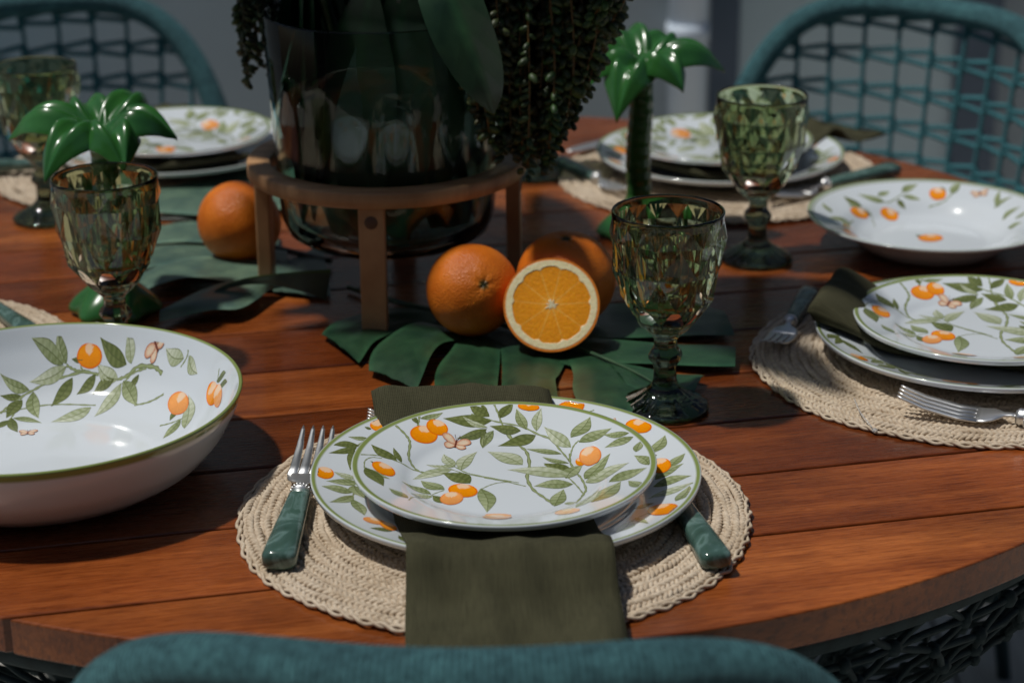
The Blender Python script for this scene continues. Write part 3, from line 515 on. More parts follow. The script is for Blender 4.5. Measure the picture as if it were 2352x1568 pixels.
# ================================================================ placemat
def make_placemat(label):
    b = MB(); rng = np.random.RandomState(9); p = .0038; k = 0
    wob = lambda a, r: .0007*np.sin(3*a+1)+.0006*np.sin(7*a+r*60)
    r = .007
    while r < .1695:
        nt_ = max(3, round(2*math.pi*r/.0088)); n = nt_*8; th = np.linspace(0, 2*np.pi, n, endpoint=False); hand = 1 if k % 2 else -1
        for ph in (0, math.pi):
            a = th*nt_*hand+ph+rng.uniform(-.2, .2)+.7*np.sin(4*th+k*2.1)+.5*np.sin(9*th+k); rr = r+.0014*np.cos(a)+.0005*np.sin(5*th+k)+.0004*np.sin(11*th+2.3*k)+.0003*np.sin(23*th+1.1*k); z = .0026+.0011*np.sin(a)+wob(th, r)*(r/.17)+.0005*np.sin(17*th+k*1.7)+.0004*np.sin(31*th+k*.9)
            b.tube(np.c_[rr*np.cos(th+k*.7), rr*np.sin(th+k*.7), z], .00165, 5, close=True)
        r += p; k += 1
    for j, (rw, am, nw) in enumerate(((.1702, .0011, 50), (.1714, .0014, 50))):
        th = np.linspace(0, 2*np.pi, nw*10, endpoint=False); a = th*nw+j*math.pi
        rr = rw+am*np.sin(a)+.0006*np.sin(9*th); b.tube(np.c_[rr*np.cos(th), rr*np.sin(th), .0026+.0010*np.cos(a+.8)+wob(th, .17)], .00135, 5, close=True)
    o = b.build('placemat', MT['cord']); return tag(o, label, 'placemat', 'woven placemats')

# ================================================================ napkin
def make_napkin(path, width, shift, label, seed=1):
    """folded linen strip: path rows are (y, z, thickness) from the inner to the outer end, shift slides x along the path"""
    rng = np.random.RandomState(seed); P = spline(np.array(path, float), 90); y, z, th = P.T; k = len(P)
    x0 = np.interp(-y, [-.124, .12, .22], shift); tx = np.gradient(y); tz = np.gradient(z); l = np.hypot(tx, tz); ny, nz = tz/l, -tx/l
    L = np.r_[0, np.cumsum(np.hypot(np.diff(y), np.diff(z)))]
    ss = np.r_[np.linspace(-1, 1, 25)]; G = []; U = []
    for i in range(k):
        row = []; ur = []; w2 = width/2*(1+.012*math.sin(L[i]*40+seed))
        rnd = min(1, (i+.6)/5, (k-i-.4)/3); t_ = th[i]*.5*max(.25, rnd)**.5
        for s in ss:
            e = (1-abs(s)**14)**.5; wr = (.0016*math.sin(6*s+L[i]*26+seed)+.0011*math.sin(4*s*s+L[i]*70)+.0009*math.sin(13*s-L[i]*45))*(1.5 if y[i] < -.13 else .6)-.0013*math.exp(-((abs(s)-.90)/.02)**2)+.0009*math.exp(-((s-.12)/.05)**2)+.0010*math.exp(-((L[i]-.235-.01*s)/.004)**2)
            row.append((x0[i]+s*w2, y[i]+ny[i]*(t_*(.3+.7*e)+wr), z[i]+nz[i]*(t_*(.3+.7*e)+wr))); ur.append((s*w2, L[i]))
        for s in ss[::-1]:
            e = (1-abs(s)**14)**.5; row.append((x0[i]+s*w2, y[i]-ny[i]*t_*(.3+.7*e), z[i]-nz[i]*t_*(.3+.7*e))); ur.append((s*w2, L[i]))
        G.append(row); U.append(ur)
    b = MB(); b.grid(np.array(G), cv=True, u=np.array(U), caps=True)
    return tag(b.build('napkin', MT['linen']), label, 'napkin', 'olive napkins')

# ================================================================ goblets
def make_goblet(label):
    n = 8; h2 = 2*n
    def Rb(z): return np.interp(z, [.058, .062, .068, .0765, .0876, .0998, .112, .1245, .137, .150, .157], [.0105, .0135, .0195, .0262, .0315, .0357, .0384, .0402, .0411, .0416, .0420])
    b = MB(); V = []; Fc = []; ring = 4*h2; ang = lambda k, m: 2*math.pi*k/m
    zs = [.1385, .1135, .0885, .068]          # nodes and facet centres alternate along and between these rows
    rows = []
    def addrow(pts): o = len(V); V.extend(pts); return list(range(o, o+len(pts)))
    top = addrow([(Rb(.150)*math.cos(ang(k, ring)), Rb(.150)*math.sin(ang(k, ring)), .150) for k in range(ring)])
    for j, z in enumerate(zs):
        pts = []
        for k in range(h2):
            node = (k+j) % 2 == 0
            r = Rb(z)+(.0 if node else .0032 if j < 3 else .0008); pts.append((r*math.cos(ang(k, h2)), r*math.sin(ang(k, h2)), z))
        rows.append(addrow(pts))
    bot = addrow([(Rb(.062)*math.cos(ang(k, ring)), Rb(.062)*math.sin(ang(k, ring)), .062) for k in range(ring)])
    for k in range(h2):
        a, c = rows[0][k], rows[0][(k+1) % h2]; q = [top[(4*k+i) % ring] for i in range(5)]
        Fc += [(a, q[1], q[0]), (a, q[2], q[1]), (a, c, q[2]), (c, q[3], q[2]), (c, q[4], q[3])]
        a, c = rows[-1][k], rows[-1][(k+1) % h2]; q = [bot[(4*k+i) % ring] for i in range(5)]
        Fc += [(a, q[0], q[1]), (a, q[1], q[2]), (a, q[2], c), (c, q[2], q[3]), (c, q[3], q[4])]
        for j in range(len(zs)-1):
            A, B_, C, D = rows[j][k], rows[j][(k+1) % h2], rows[j+1][(k+1) % h2], rows[j+1][k]
            if (k+j) % 2 == 0: Fc += [(A, D, C), (A, C, B_)]
            else: Fc += [(A, D, B_), (B_, D, C)]
    b.add(V, Fc, 0, False, (1, 1, 1))
    # rim and inner wall, then stem and foot
    inn = [(Rb(.150), .150), (.0418, .1545), (.0419, .1564), (.0414, .1574), (.0406, .1574), (.0400, .1562), (.0396, .150), (.0390, .137), (.0374, .118), (.0346, .100), (.0304, .086), (.0240, .0745), (.0150, .0688), (.006, .0670), (.0, .0668)]
    b.lathe(inn, ring, flip=False, col=(1, 1, 1))
    st = [(Rb(.062), .062), (.0108, .0592), (.0090, .0570), (.0088, .0520), (.0094, .0496), (.0118, .0472), (.0132, .0440), (.0132, .0415), (.0112, .0385), (.0090, .0362), (.0088, .0300), (.0092, .0240), (.0108, .0190)]
    def oct_(R, Z, th):
        f = np.clip((.060-Z)/.004, 0, 1)*np.clip((Z-.0192)/.006, 0, 1); m_ = ((th*8/(2*np.pi)) % 1)-.5
        return R*(1-f*(1-np.cos(math.pi/8)/np.cos(m_*2*math.pi/8))), Z+0*th
    b.lathe(st, ring, mod=oct_, smooth=True, flip=True, col=np.array([(.42+.58*max(0, min(1, (z-.052)/.009)),)*3 for r, z in st]))
    ft = [(.0108, .0190), (.0150, .0150), (.0210, .0108), (.0270, .0078), (.0320, .0056), (.0340, .0040), (.0343, .0024), (.0335, .0010), (.0310, .0004), (.0200, .0022), (.0080, .0040), (0, .0044)]
    def flute(R, Z, th):
        f = np.clip((R-.012)/.006, 0, 1)*np.clip((.0335-R)/.006, 0, 1)*(Z > .0045); return R+0*th, Z+f*.0007*np.cos(18*th)
    b.lathe(ft, ring, mod=flute, flip=True, col=(.30, .36, .30))
    o = b.build('goblet', MT['gglass'])
    bm = bmesh.new(); bm.from_mesh(o.data); bmesh.ops.remove_doubles(bm, verts=bm.verts, dist=2e-5); bmesh.ops.recalc_face_normals(bm, faces=bm.faces)
    bm.to_mesh(o.data); bm.free()
    return tag(o, label, 'goblet', 'green cut glass goblets')

# ================================================================ cutlery (lies along +y, handle end at the origin)
def handle(t, L=.100):
    b = MB(); a = np.linspace(0, 2*np.pi, 12, endpoint=False)+math.pi/12; G = []
    for y, w_, h in ((0, .0070, .0042), (.0012, .0098, .0060), (.004, .0112, .0068), (.02, .0110, .0068), (.06, .0092, .0060), (L-.006, .0076, .0055), (L, .0070, .0050)):
        c, s = np.cos(a), np.sin(a); G.append(np.stack([w_*np.sign(c)*np.abs(c)**.6, np.full(12, y), .0070+h*np.sign(s)*np.abs(s)**.6], 1))
    b.grid(np.array(G), cv=True, caps=True, smooth=True, flip=True); b.build('handle', MT['resin'], t)
    b = MB(); b.tube([(0, L-.001, .007), (0, L+.002, .007), (0, L+.004, .007), (0, L+.006, .007), (0, L+.009, .007)], [.0068, .0072, .0062, .0066, .0042], 16)
    for k in range(20):
        q = 2*math.pi*k/20; b.ell((.0070*math.cos(q), L+.002, .007+.0070*math.sin(q)), (.0011, .0011, .0011), 6, 5)
    b.build('ferrule', MT['steel'], t)
def slab(b, outline, zf, th):
    """closed flat bar: outline rows (y, half width), bent along zf(y)"""
    Y, W = np.array(outline).T; ss = np.array([-1, -.8, 0, .8, 1]); G = []
    for y, w_ in zip(Y, W):
        e = np.array([.35, 1, 1, 1, .35]); x = ss*w_
        G.append(np.vstack([np.stack([x, 0*x+y, zf(y)+th*.5*e], 1), np.stack([x[::-1], 0*x+y, zf(y)-th*.5*e], 1)]))
    b.grid(np.array(G), cv=True, caps=True)
def make_fork(label, s=1.0, group='forks with green handles'):
    t = thing('fork', label, 'fork', group=group); handle(t); b = MB()
    zf = lambda y: np.interp(y, [.10, .113, .122, .132, .148, .175, .195], [.0070, .0078, .0066, .0048, .0050, .0098, .0165])
    slab(b, [(.105, .0032), (.112, .0028), (.117, .0036), (.121, .0085), (.125, .0122), (.131, .0138), (.137, .0140)], zf, .0022)
    for x in (-.0112, -.00375, .00375, .0112):
        o = MB(); slab(o, [(.1355, .0035), (.150, .0033), (.175, .0025), (.191, .0016), (.195, .0004)], zf, .0020)
        V = np.concatenate(o.v); V[:, 0] += x*(1-.04*(V[:, 1]-.1355)/.05); b.add(V, o.f)
    b.build('fork_head', MT['steel'], t); t.scale = (s, s, s); return t
def make_knife(label):
    t = thing('knife', label, 'knife', group='knives with green handles'); handle(t); b = MB()
    slab(b, [(.105, .0040), (.112, .0048), (.118, .0086), (.15, .0098), (.19, .0100), (.212, .0088), (.222, .0050), (.226, .0008)], lambda y: .0068, .0016); b.build('blade', MT['steel'], t); return t


# ================================================================ palm candle holders
def make_palm(label, spec, dz=0.0):
    t = thing('candle_holder', label, 'candle holder', group='green palm candle holders')
    b = MB()
    def lob(R, Z, th): return R*(1+.10*np.clip((.03-Z)/.03, 0, 1)*np.cos(6*th)), Z+0*th
    b.lathe(spline([(0, .001), (.030, .001), (.0370, .003), (.0375, .008), (.032, .016), (.021, .026), (.0135, .036), (.0115, .046)], 40), 60, mod=lob, flip=True); b.build('base', MT['ceramic'], t)
    b = MB(); zz = np.linspace(.040, .159+dz, 60); b.tube([(0.0012*math.sin(z*60), 0, z) for z in zz], [.0118-.009*(z-.04)+.0007*abs(math.sin((z-.04)*250)) for z in zz], 24); b.build('trunk', MT['ceramic'], t)
    rng = np.random.RandomState(2)
    for a, Lg, dr, up_ in spec:
        a = rad(a); G = []
        for q in np.linspace(0.0, 1, 24):
            r = Lg*(q**.95)*(1-.08*q*q); z = .160+dz+up_*math.sin(math.pi*min(1, q*1.15)*.66)-dr*.8*q**2.8
            w_ = .0240*max(0, math.sin(math.pi*min(.999, .12+.88*q**.9)))**1.05+.0007; s = np.linspace(-1, 1, 15)
            topz = w_*(.46*np.exp(-((np.abs(s)-.5)/.25)**2)-.42*np.abs(s)**3); th = .0012*np.sqrt(np.maximum(0, 1-s*s))+.0004
            up_p = np.stack([0*s+r, s*w_, z+topz+th*.6], 1); lo_p = np.stack([0*s[::-1]+r, s[::-1]*w_, z+(topz-th*1.3)[::-1]], 1); G.append(np.vstack([up_p, lo_p]))
        G = np.array(G); x, y = G[..., 0].copy(), G[..., 1].copy(); G[..., 0] = x*math.cos(a)-y*math.sin(a); G[..., 1] = x*math.sin(a)+y*math.cos(a)
        b = MB(); b.grid(G, cv=True, caps=True); b.build('palm_leaf', MT['ceramic'], t)
    b = MB(); b.lathe([(r_, z_+dz) for r_, z_ in ((0, .158), (.0125, .158), (.0140, .1625), (.0135, .164), (.0120, .1637), (.0110, .161), (0, .1605))], 30, flip=True); b.build('candle_cup', MT['ceramic'], t)
    return t

# ================================================================ fruit
def make_orange(r, axis, label):
    """whole orange, its stem scar turned along axis"""
    ph = np.linspace(0.0005, math.pi-.0005, 70); th = np.linspace(0, 2*np.pi, 96, endpoint=False)
    Pp, Tt = np.meshgrid(ph, th, indexing='ij')
    d = 1-.030*np.exp(-(Pp/.13)**2)-.010*np.exp(-(Pp/.34)**2)*(1+.9*np.cos(5*Tt+.8*np.sin(Tt)))+.006*np.sin(3*Tt+1)*np.sin(Pp)**2+.008*np.sin(2*Tt)*np.sin(Pp)*np.cos(Pp)
    G = np.stack([np.sin(Pp)*np.cos(Tt), np.sin(Pp)*np.sin(Tt), np.cos(Pp)*.97], 2)*d[..., None]*r
    C = np.zeros(G.shape)+np.array([.74, .190, .012]); C = C*(1-.10*np.exp(-(Pp/.5)**2))[..., None]
    C[Pp < .075] = (.045, .045, .012); C[(Pp >= .075) & (Pp < .12)] = (.28, .13, .02)
    q = Vector(axis).to_track_quat('Z', 'Y').to_matrix(); G = G@np.array(q).T
    b = MB(); b.grid(G, cv=True, col=C, flip=False); return tag(b.build('orange', MT['peel']), label, 'orange', 'whole oranges')
def make_half_orange(r, nrm):
    t = thing('halved_orange', 'halved orange with its cut face and pale pith turned to the camera', 'orange')
    q = np.array(Vector(nrm).to_track_quat('Z', 'Y').to_matrix())
    ph = np.linspace(math.pi/2, math.pi-.001, 36); th = np.linspace(0, 2*np.pi, 96, endpoint=False)
    G = np.stack([np.sin(ph)[:, None]*np.cos(th), np.sin(ph)[:, None]*np.sin(th), np.repeat(np.cos(ph)[:, None], 96, 1)], 2)*r
    b = MB(); b.grid(G@q.T, cv=True, col=(.74, .19, .012)); b.build('peel', MT['peel'], t)
    rr = np.r_[np.linspace(.004, .80, 60), np.linspace(.805, 1.0, 32)]; m = 360; th = np.linspace(0, 2*np.pi, m, endpoint=False); rng = np.random.RandomState(8)
    N = 10; edges = np.sort((np.arange(N)+rng.uniform(-.16, .16, N))*2*np.pi/N); C = np.zeros((len(rr), m, 3)); Z = np.zeros((len(rr), m)); streak = rng.uniform(.92, 1.06, (40, m))
    for i, ra in enumerate(rr):
        for j, a in enumerate(th):
            dd = np.min(np.abs((a-edges+np.pi) % (2*np.pi)-np.pi)); arc = dd*ra
            lim = .820-.045*math.exp(-(dd/.075)**2)+.006*math.sin(9*a)
            if ra > .955: c = np.array([.74, .21, .015]); z = 0
            elif ra > lim: c = np.array([.90, .78, .48])*(1 if ra < .935 else .9); z = .0002
            elif ra < .085+.045*math.sin(2*a+.5)*math.sin(5*a+1.3)+.03*math.sin(11*a+2*math.sin(a)): c = np.array([.80, .70, .46]); z = .0001
            else:
                s = streak[int(ra*16), j]; c = np.array([.90, .33, .002])*s*(1.12-.25*ra); z = -.0003
                f = math.exp(-(arc/.012)**2)*(.48 if ra < .62 else .34)+.16*math.exp(-((ra-.14)/.10)**2)*1.0; f = min(1, f); c = c*(1-f)+np.array([.92, .58, .14])*f
            C[i, j] = c; Z[i, j] = z
    G = np.stack([rr[:, None]*np.cos(th)*r, rr[:, None]*np.sin(th)*r, Z], 2)
    b = MB(); b.grid(G@q.T, cv=True, col=C, flip=False); b.build('cut_face', MT['flesh'], t); return t

# ================================================================ leaves
def loft(b, A, B_, z, col, arch=.0018, rnd=.38, n=16, m=9, edge=0.0, tip=0.0, org=(0, 0, 0), light=None):
    """strip between two traced edges (world xy), raised by z(t), arched across; the edge line is paler"""
    A = spline(A, n); B_ = spline(B_, n); t = np.linspace(0, 1, n); f = (np.clip((t-.70)/.30, 0, 1)**2.2)[:, None]*rnd; A = A+(B_-A)*.45*f; B_ = B_+(A-B_)*.18*f; G = np.zeros((n, m, 3)); C = np.zeros((n, m, 3)); U = np.zeros((n, m, 2))
    zz = np.array([z(q) for q in t]) if callable(z) else np.full(n, z)
    for j, s in enumerate(np.linspace(0, 1, m)):
        G[:, j, :2] = A*(1-s)+B_*s; x = 2*s-1
        G[:, j, 2] = TZ+zz+arch*(1-x*x)-.0012*math.exp(-(x/.12)**2)+edge*abs(x)**3*t+tip*t**3+.0012*np.sin(7*t+3*s)
        C[:, j] = np.array(col)*(1.0 if 0 < j < m-1 else 1.6); U[:, j, 0] = t*.12; U[:, j, 1] = x
    if light is not None: C[-1] = np.array(light)
    W = np.vstack([G.reshape(-1, 3)]); 
    top = G-np.array(org); b.grid(top, col=C, u=U)
    bot = top.copy(); bot[..., 2] -= .0005; b.grid(bot, col=C*1.15, u=U, flip=True)
def px(*pts, z=.004): return np.array([at(x, y, z)[:2] for x, y in pts])
def build_monstera():
    dk = np.array([.014, .050, .024])
    org = at(1250, 800); t = thing('monstera_leaf', 'dark green split leaf lying under the oranges and the front goblet', 'leaf', tuple(org), group='split monstera leaves on the table')
    t.location = org; b = MB(); k = dict(org=org)
    loft(b, px((1010, 705), (880, 715), (790, 735), (728, 765)), px((1020, 760), (930, 762), (862, 792), (829, 838)), lambda q: .0035+.006*q, dk, tip=-.004, rnd=.25, **k)
    loft(b, px((1010, 750), (950, 765), (880, 805), (824, 848)), px((1080, 780), (1022, 805), (988, 850), (964, 903)), lambda q: .0042+.011*math.sin(q*2.6), dk, tip=-.004, **k)
    loft(b, px((1060, 770), (1035, 810), (1004, 850), (985, 940)), px((1150, 795), (1147, 840), (1143, 890), (1140, 945)), lambda q: .0038+.004*q, dk*1.1, **k)
    loft(b, px((1150, 795), (1153, 850), (1152, 900), (1152, 965)), px((1310, 810), (1284, 860), (1276, 885), (1292, 960)), lambda q: .0040+.003*q, dk, **k)
    loft(b, px((1300, 810), (1316, 860), (1316, 895), (1335, 965)), px((1480, 850), (1478, 895), (1462, 930), (1440, 985)), lambda q: .0036+.003*q, dk*1.05, **k)
    loft(b, px((1390, 830), (1480, 850), (1560, 862), (1622, 867)), px((1440, 885), (1505, 905), (1555, 912), (1594, 906)), lambda q: .0044+.003*q, dk*1.1, **k)
    loft(b, px((1320, 775), (1450, 788), (1580, 795), (1690, 800)), px((1350, 830), (1460, 835), (1600, 850), (1688, 853)), lambda q: .0040+.004*q, dk*1.15, **k)
    loft(b, px((1290, 700), (1450, 702), (1570, 705), (1655, 716)), px((1290, 770), (1450, 776), (1600, 780), (1689, 783)), lambda q: .0036+.005*q, dk*1.05, **k)
    loft(b, px((990, 700), (1100, 690), (1200, 690), (1320, 705)), px((1000, 765), (1110, 790), (1290, 835), (1440, 870)), .0030, dk, **k)
    b.build('leaf_blade', MT['leaf'], t)
    b = MB(); c = [at(*p) for p in ((1000, 715, .006), (1150, 745, .0075), (1330, 800, .0085), (1450, 850, .008), (1520, 890, .007))]
    b.tube(spline(np.array(c)-org, 24), np.linspace(.0022, .0008, 24), 6, col=(.04, .10, .05)); b.tube(np.array([at(1000, 715, .006), at(900, 690, .006), at(800, 660, .004)])-org, .0024, 6, col=(.03, .07, .03)); b.build('midrib', MT['leaf'], t)

    lk = np.array([.075, .130, .105]); org = at(560, 600)  # pale grey of the sky sheen is mixed into this leaf colour
    t = thing('monstera_leaf', 'split leaf with sky sheen painted in grey green, under the left orange and stand', 'leaf', tuple(org), group='split monstera leaves on the table'); b = MB(); k = dict(org=org)
    loft(b, px((660, 395), (562, 384), (480, 418), (362, 440)), px((660, 480), (560, 505), (462, 507), (363, 503)), lambda q: .006+.004*q, lk*1.2, **k)
    loft(b, px((640, 540), (520, 528), (420, 522), (340, 530)), px((640, 578), (520, 576), (430, 573), (325, 570)), lambda q: .006+.005*math.sin(3*q), lk*1.15, **k)
    loft(b, px((660, 582), (540, 584), (430, 574), (318, 583)), px((660, 626), (560, 626), (440, 618), (312, 640)), lambda q: .0075+.004*q, lk*1.05, **k)
    loft(b, px((710, 622), (562, 620), (440, 614), (312, 640)), px((650, 664), (520, 666), (420, 668), (318, 685)), lambda q: .0055+.010*math.sin(2.8*q), lk*1.15, **k)
    loft(b, px((640, 671), (540, 668), (446, 689), (373, 728)), px((632, 676), (556, 728), (485, 734), (366, 744)), lambda q: .012+.004*math.sin(3*q)-.006*q, lk, arch=.006, **k)
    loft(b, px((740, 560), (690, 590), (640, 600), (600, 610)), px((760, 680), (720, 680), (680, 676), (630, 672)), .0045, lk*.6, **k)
    # the lifted lobe that curls in front of the stand
    A = np.array([at(*p) for p in ((443, 706, .006), (505, 660, .020), (575, 636, .030), (680, 624, .036), (760, 618, .036))])
    B_ = np.array([at(*p) for p in ((449, 707, .006), (520, 664, .018), (600, 652, .024), (690, 668, .020), (750, 690, .008))])
    A, B_ = spline(A, 20), spline(B_, 20); s = np.linspace(0, 1, 7); G = A[:, None]*(1-s)[None, :, None]+B_[:, None]*s[None, :, None]
    C = np.zeros(G.shape)+lk*.8; C[:, 0] = (.08, .20, .05); b.grid(G-org, col=C, u=np.stack(np.broadcast_arrays(np.linspace(0, .12, 20)[:, None], (s*2-1)[None]), -1)); b.grid(G-org+np.array([0, .0004, -.0004]), col=C, flip=True)
    b.build('leaf_blade', MT['leaf'], t)
    b = MB(); b.tube(spline(np.array([at(*p) for p in ((352, 503, .006), (420, 505, .008), (470, 520, .008), (600, 560, .008), (760, 600, .006))])-org, 24), .0028, 6, col=(.012, .020, .012)); b.build('midrib', MT['leaf'], t)

def blade(b, P, w_, col, fold=.25, n=20, m=7, roll=0.0, upv=(0, 0, 1), thick=.0005, pw=.8):
    """pointed leaf along a centre line; fold lifts both halves"""
    P = spline(P, n); T = np.gradient(P, axis=0); T /= np.linalg.norm(T, axis=1)[:, None]; S = np.cross(T, np.array(upv)); S /= np.linalg.norm(S, axis=1)[:, None]+1e-9; N = np.cross(S, T)
    cr, sr = math.cos(roll), math.sin(roll); S, N = S*cr+N*sr, N*cr-S*sr
    t = np.linspace(0, 1, n); W = w_*.5*np.sin(np.pi*np.clip(t, .02, .995)**pw)**.85; s = np.linspace(-1, 1, m)
    G = P[:, None]+S[:, None]*(W[:, None]*s)[..., None]+N[:, None]*(W[:, None]*np.abs(s)*fold)[..., None]+N[:, None]*(.03*W[:, None]*np.sin(t*17)[:, None]*np.abs(s))[..., None]
    U = np.stack(np.broadcast_arrays(t[:, None]*.2, s[None]), -1); C = np.zeros(G.shape)+np.array(col); C[:, m//2] *= 1.7
    b.grid(G, col=C, u=U); b.grid(G-N[:, None]*thick, col=C*1.1, u=U, flip=True)

VC = np.array([-.108, 1.660])                # the vase and its stand
def build_vase():
    t = thing('vase_stand', 'round light wooden ring stand on four legs holding the glass vase', 'vase stand', (VC[0], VC[1], TZ))
    b = MB(); b.lathe([(.1025, .1125), (.1200, .1125), (.1217, .114), (.1217, .1248), (.1203, .1263), (.1030, .1263), (.1012, .1248), (.1012, .114), (.1025, .1125)], 120); b.build('ring', MT['stand'], t)
    for k in range(4):
        a = rad(-93.5+90*k); c = np.array([math.cos(a), math.sin(a)]); b = MB(); b.box((0, 0, .0580), (.0125, .0215, .1092), rot=0)
        V = b.v[0]; R = np.array([[c[0], -c[1]], [c[1], c[0]]]); V[:, :2] = V[:, :2]@R.T+c*.1105; V[V[:, 2] < .05, :2] += c*.0008
        lg = b.build('leg', MT['stand'], t, bevel=(.0012, 2))
        b = MB(); b.lathe([(0, .0006), (.0052, .0006), (.0056, 0), (.0056, -.002)], 20, flip=True); V = b.v[0]; V[:] = V@np.array([[0, 0, 1], [0, 1, 0], [1, 0, 0]]).T; V[:, 0] += .1105+.0066; V[:, 2] += .100
        x, y = V[:, 0].copy(), V[:, 1].copy(); V[:, 0], V[:, 1] = x*c[0]-y*c[1], x*c[1]+y*c[0]; b.build('wood_plug', MT['plug'], lg)
    o = [(0, .052), (.060, .0525), (.078, .055), (.088, .062), (.0935, .075), (.0955, .10), (.0985, .17), (.1025, .2530), (.1018, .2545), (.1003, .2545), (.0993, .2530), (.0950, .17), (.0918, .10), (.0895, .080), (.083, .068), (.070, .0625), (0, .061)]
    b = MB(); b.lathe(np.array(o), 120, flip=True); tag(b.build('glass_vase', MT['glass'], loc=(VC[0], VC[1], TZ)), 'tall clear glass cylinder vase set into the wooden ring stand', 'vase')

def build_flowers():
    rng = np.random.RandomState(21); dk = np.array([.014, .040, .018]); P0 = np.array([VC[0], VC[1], TZ])
    # three leafy branches: stems in the vase, broad leaves spreading above it
    for k, (lab, a0) in enumerate((('dark leafy branch standing in the back of the vase', 75), ('dark leafy branch leaning left out of the vase', 180), ('dark leafy branch leaning out of the vase towards the right goblets', 314))):
        t = thing('leafy_branch', lab, 'leafy branch', tuple(P0), group='leafy branches in the vase'); b = MB(); bl = MB()
        for s in range(9):
            a = rad(a0+rng.uniform(-60, 60)); r0 = rng.uniform(.0, .07); foot = np.array([r0*math.cos(a+2.5), r0*math.sin(a+2.5), .064]); mid = np.array([.070*rng.rand()**.5*math.cos(a), .070*rng.rand()**.5*math.sin(a), .25]); topp = np.array([.10*math.cos(a), .10*math.sin(a), .36+.08*rng.rand()])
            b.tube(spline([foot, mid*.9+foot*.1*0, topp], 16), rng.uniform(.0022, .0042), 7, col=(.02, .045, .018))
        for s in range(14):
            a = rad(a0+rng.uniform(-52, 52)); st = np.array([.07*math.cos(a), .07*math.sin(a), .33+.14*rng.rand()]); L = rng.uniform(.14, .235); e = rng.uniform(.35, 1.15)
            d = np.array([math.cos(a), math.sin(a), 0]); P = [st, st+d*L*.35+np.array([0, 0, L*.35*e]), st+d*L*.75+np.array([0, 0, L*.45*e]), st+d*L*1.1+np.array([0, 0, L*(.45*e-.10)])]
            Q = spline(P, 12)-np.array([0, 0, .12]); Q = np.stack([Q[:, 0]+VC[0]+.404*Q[:, 2], Q[:, 1]+VC[1]+.014*Q[:, 2]], 1)   # where its shadow falls
            if min(np.hypot(Q[:, 0]-.125, Q[:, 1]-1.818)) < .105 or min(np.hypot(Q[:, 0]-.02, Q[:, 1]-1.50)) < .10: continue
            blade(bl, P, rng.uniform(.06, .09), dk*rng.uniform(.7, 1.4), fold=rng.uniform(.05, .3), roll=rng.uniform(-.4, .4))
        for s in range(13):      # leaves curled inside the glass
            a = rad(a0+rng.uniform(-75, 75)); r1 = rng.uniform(.066, .084)
            P = [np.array([r1*math.cos(a+q*.5)*.95, r1*math.sin(a+q*.5)*.95, .072+.225*q]) for q in np.linspace(0, 1, 5)]
            blade(bl, P, .085, dk*np.array([.7, 1.35, .9])*rng.uniform(.5, 1.1), fold=-.05, upv=(math.cos(a), math.sin(a), 0.0))
        b.build('stems', MT['leaf'], t); bl.build('leaves', MT['leaf'], t)
    t = thing('broad_leaf', 'single long pointed leaf drooping over the front right rim of the vase', 'leaf', tuple(P0)); b = MB()
    P = [at(905, -150, 0)*0+np.array([-.075, 1.585, TZ+.315]), np.array([-.055, 1.545, TZ+.305]), np.array([-.036, 1.528, TZ+.262]), np.array([-.020, 1.523, TZ+.222]), np.array([-.013, 1.524, TZ+.196])]
    blade(b, np.array(P)-P0, .050, (.012, .044, .020), fold=.30, upv=(-.45, -1, .15), n=26, m=9, pw=.85, roll=.25); b.build('leaf_blade', MT['leaf'], t)
    b = MB(); b.tube(np.array([(-.095, 1.64, TZ+.07), (-.09, 1.61, TZ+.26), (-.075, 1.585, TZ+.315)])-P0, .0026, 7, col=(.02, .05, .02)); b.build('leaf_stalk', MT['leaf'], t)
    # seed sprays
    def spray(lab, top, strands, cb, cs, sz, sp):
        t = thing('seed_spray', lab, 'seed spray', tuple(top), group='hanging seed sprays'); s_ = MB(); bb = MB()
        for end, bulge in strands:
            end = np.array(end)-top; P = spline([np.zeros(3), np.array([bulge[0], bulge[1], bulge[2]]), end*np.array([1, 1, .55])+np.array([bulge[0]*.3, bulge[1]*.3, 0]), end], 60)
            tint = np.array([rng.uniform(.6, 1.3), rng.uniform(.8, 1.4), rng.uniform(.6, 1.2)]); s_.tube(P[::4], .0010, 5, col=cs); L = np.r_[0, np.cumsum(np.linalg.norm(np.diff(P, axis=0), axis=1))]; q = .02
            while q < L[-1]:
                c = np.array([np.interp(q, L, P[:, i]) for i in range(3)]); a = rng.uniform(0, 2*np.pi); d = np.array([math.cos(a), math.sin(a), -.55]); d /= np.linalg.norm(d)
                R = np.array(Vector(d).to_track_quat('Z', 'Y').to_matrix()); g = rng.uniform(.6, 1.5)
                v = rng.uniform(.7, 1.25); bb.ell(c+d*sz*.9*v, (sz*.56*v, sz*.52*v, sz*.95*v), 7, 5, col=np.array(cb)*g*tint, R=R); q += sp*rng.uniform(.7, 1.3)
        s_.build('strands', MT['seed'], t); bb.build('seeds', MT['seed'], t)
    top = np.array([-.215, 1.70, TZ+.30]); S = []
    for k in range(26): S.append(((-.217+rng.uniform(-.015, .015), 1.70+rng.uniform(-.03, .03), TZ+.182+rng.uniform(0, .05)), (rng.uniform(-.012, .0), rng.uniform(-.01, .01), .006)))
    spray('short dark green seed spray hanging left of the vase', top, S, (.055, .075, .034), (.05, .045, .015), .0044, .0038)
    top = np.array([.005, 1.615, TZ+.345]); S = []
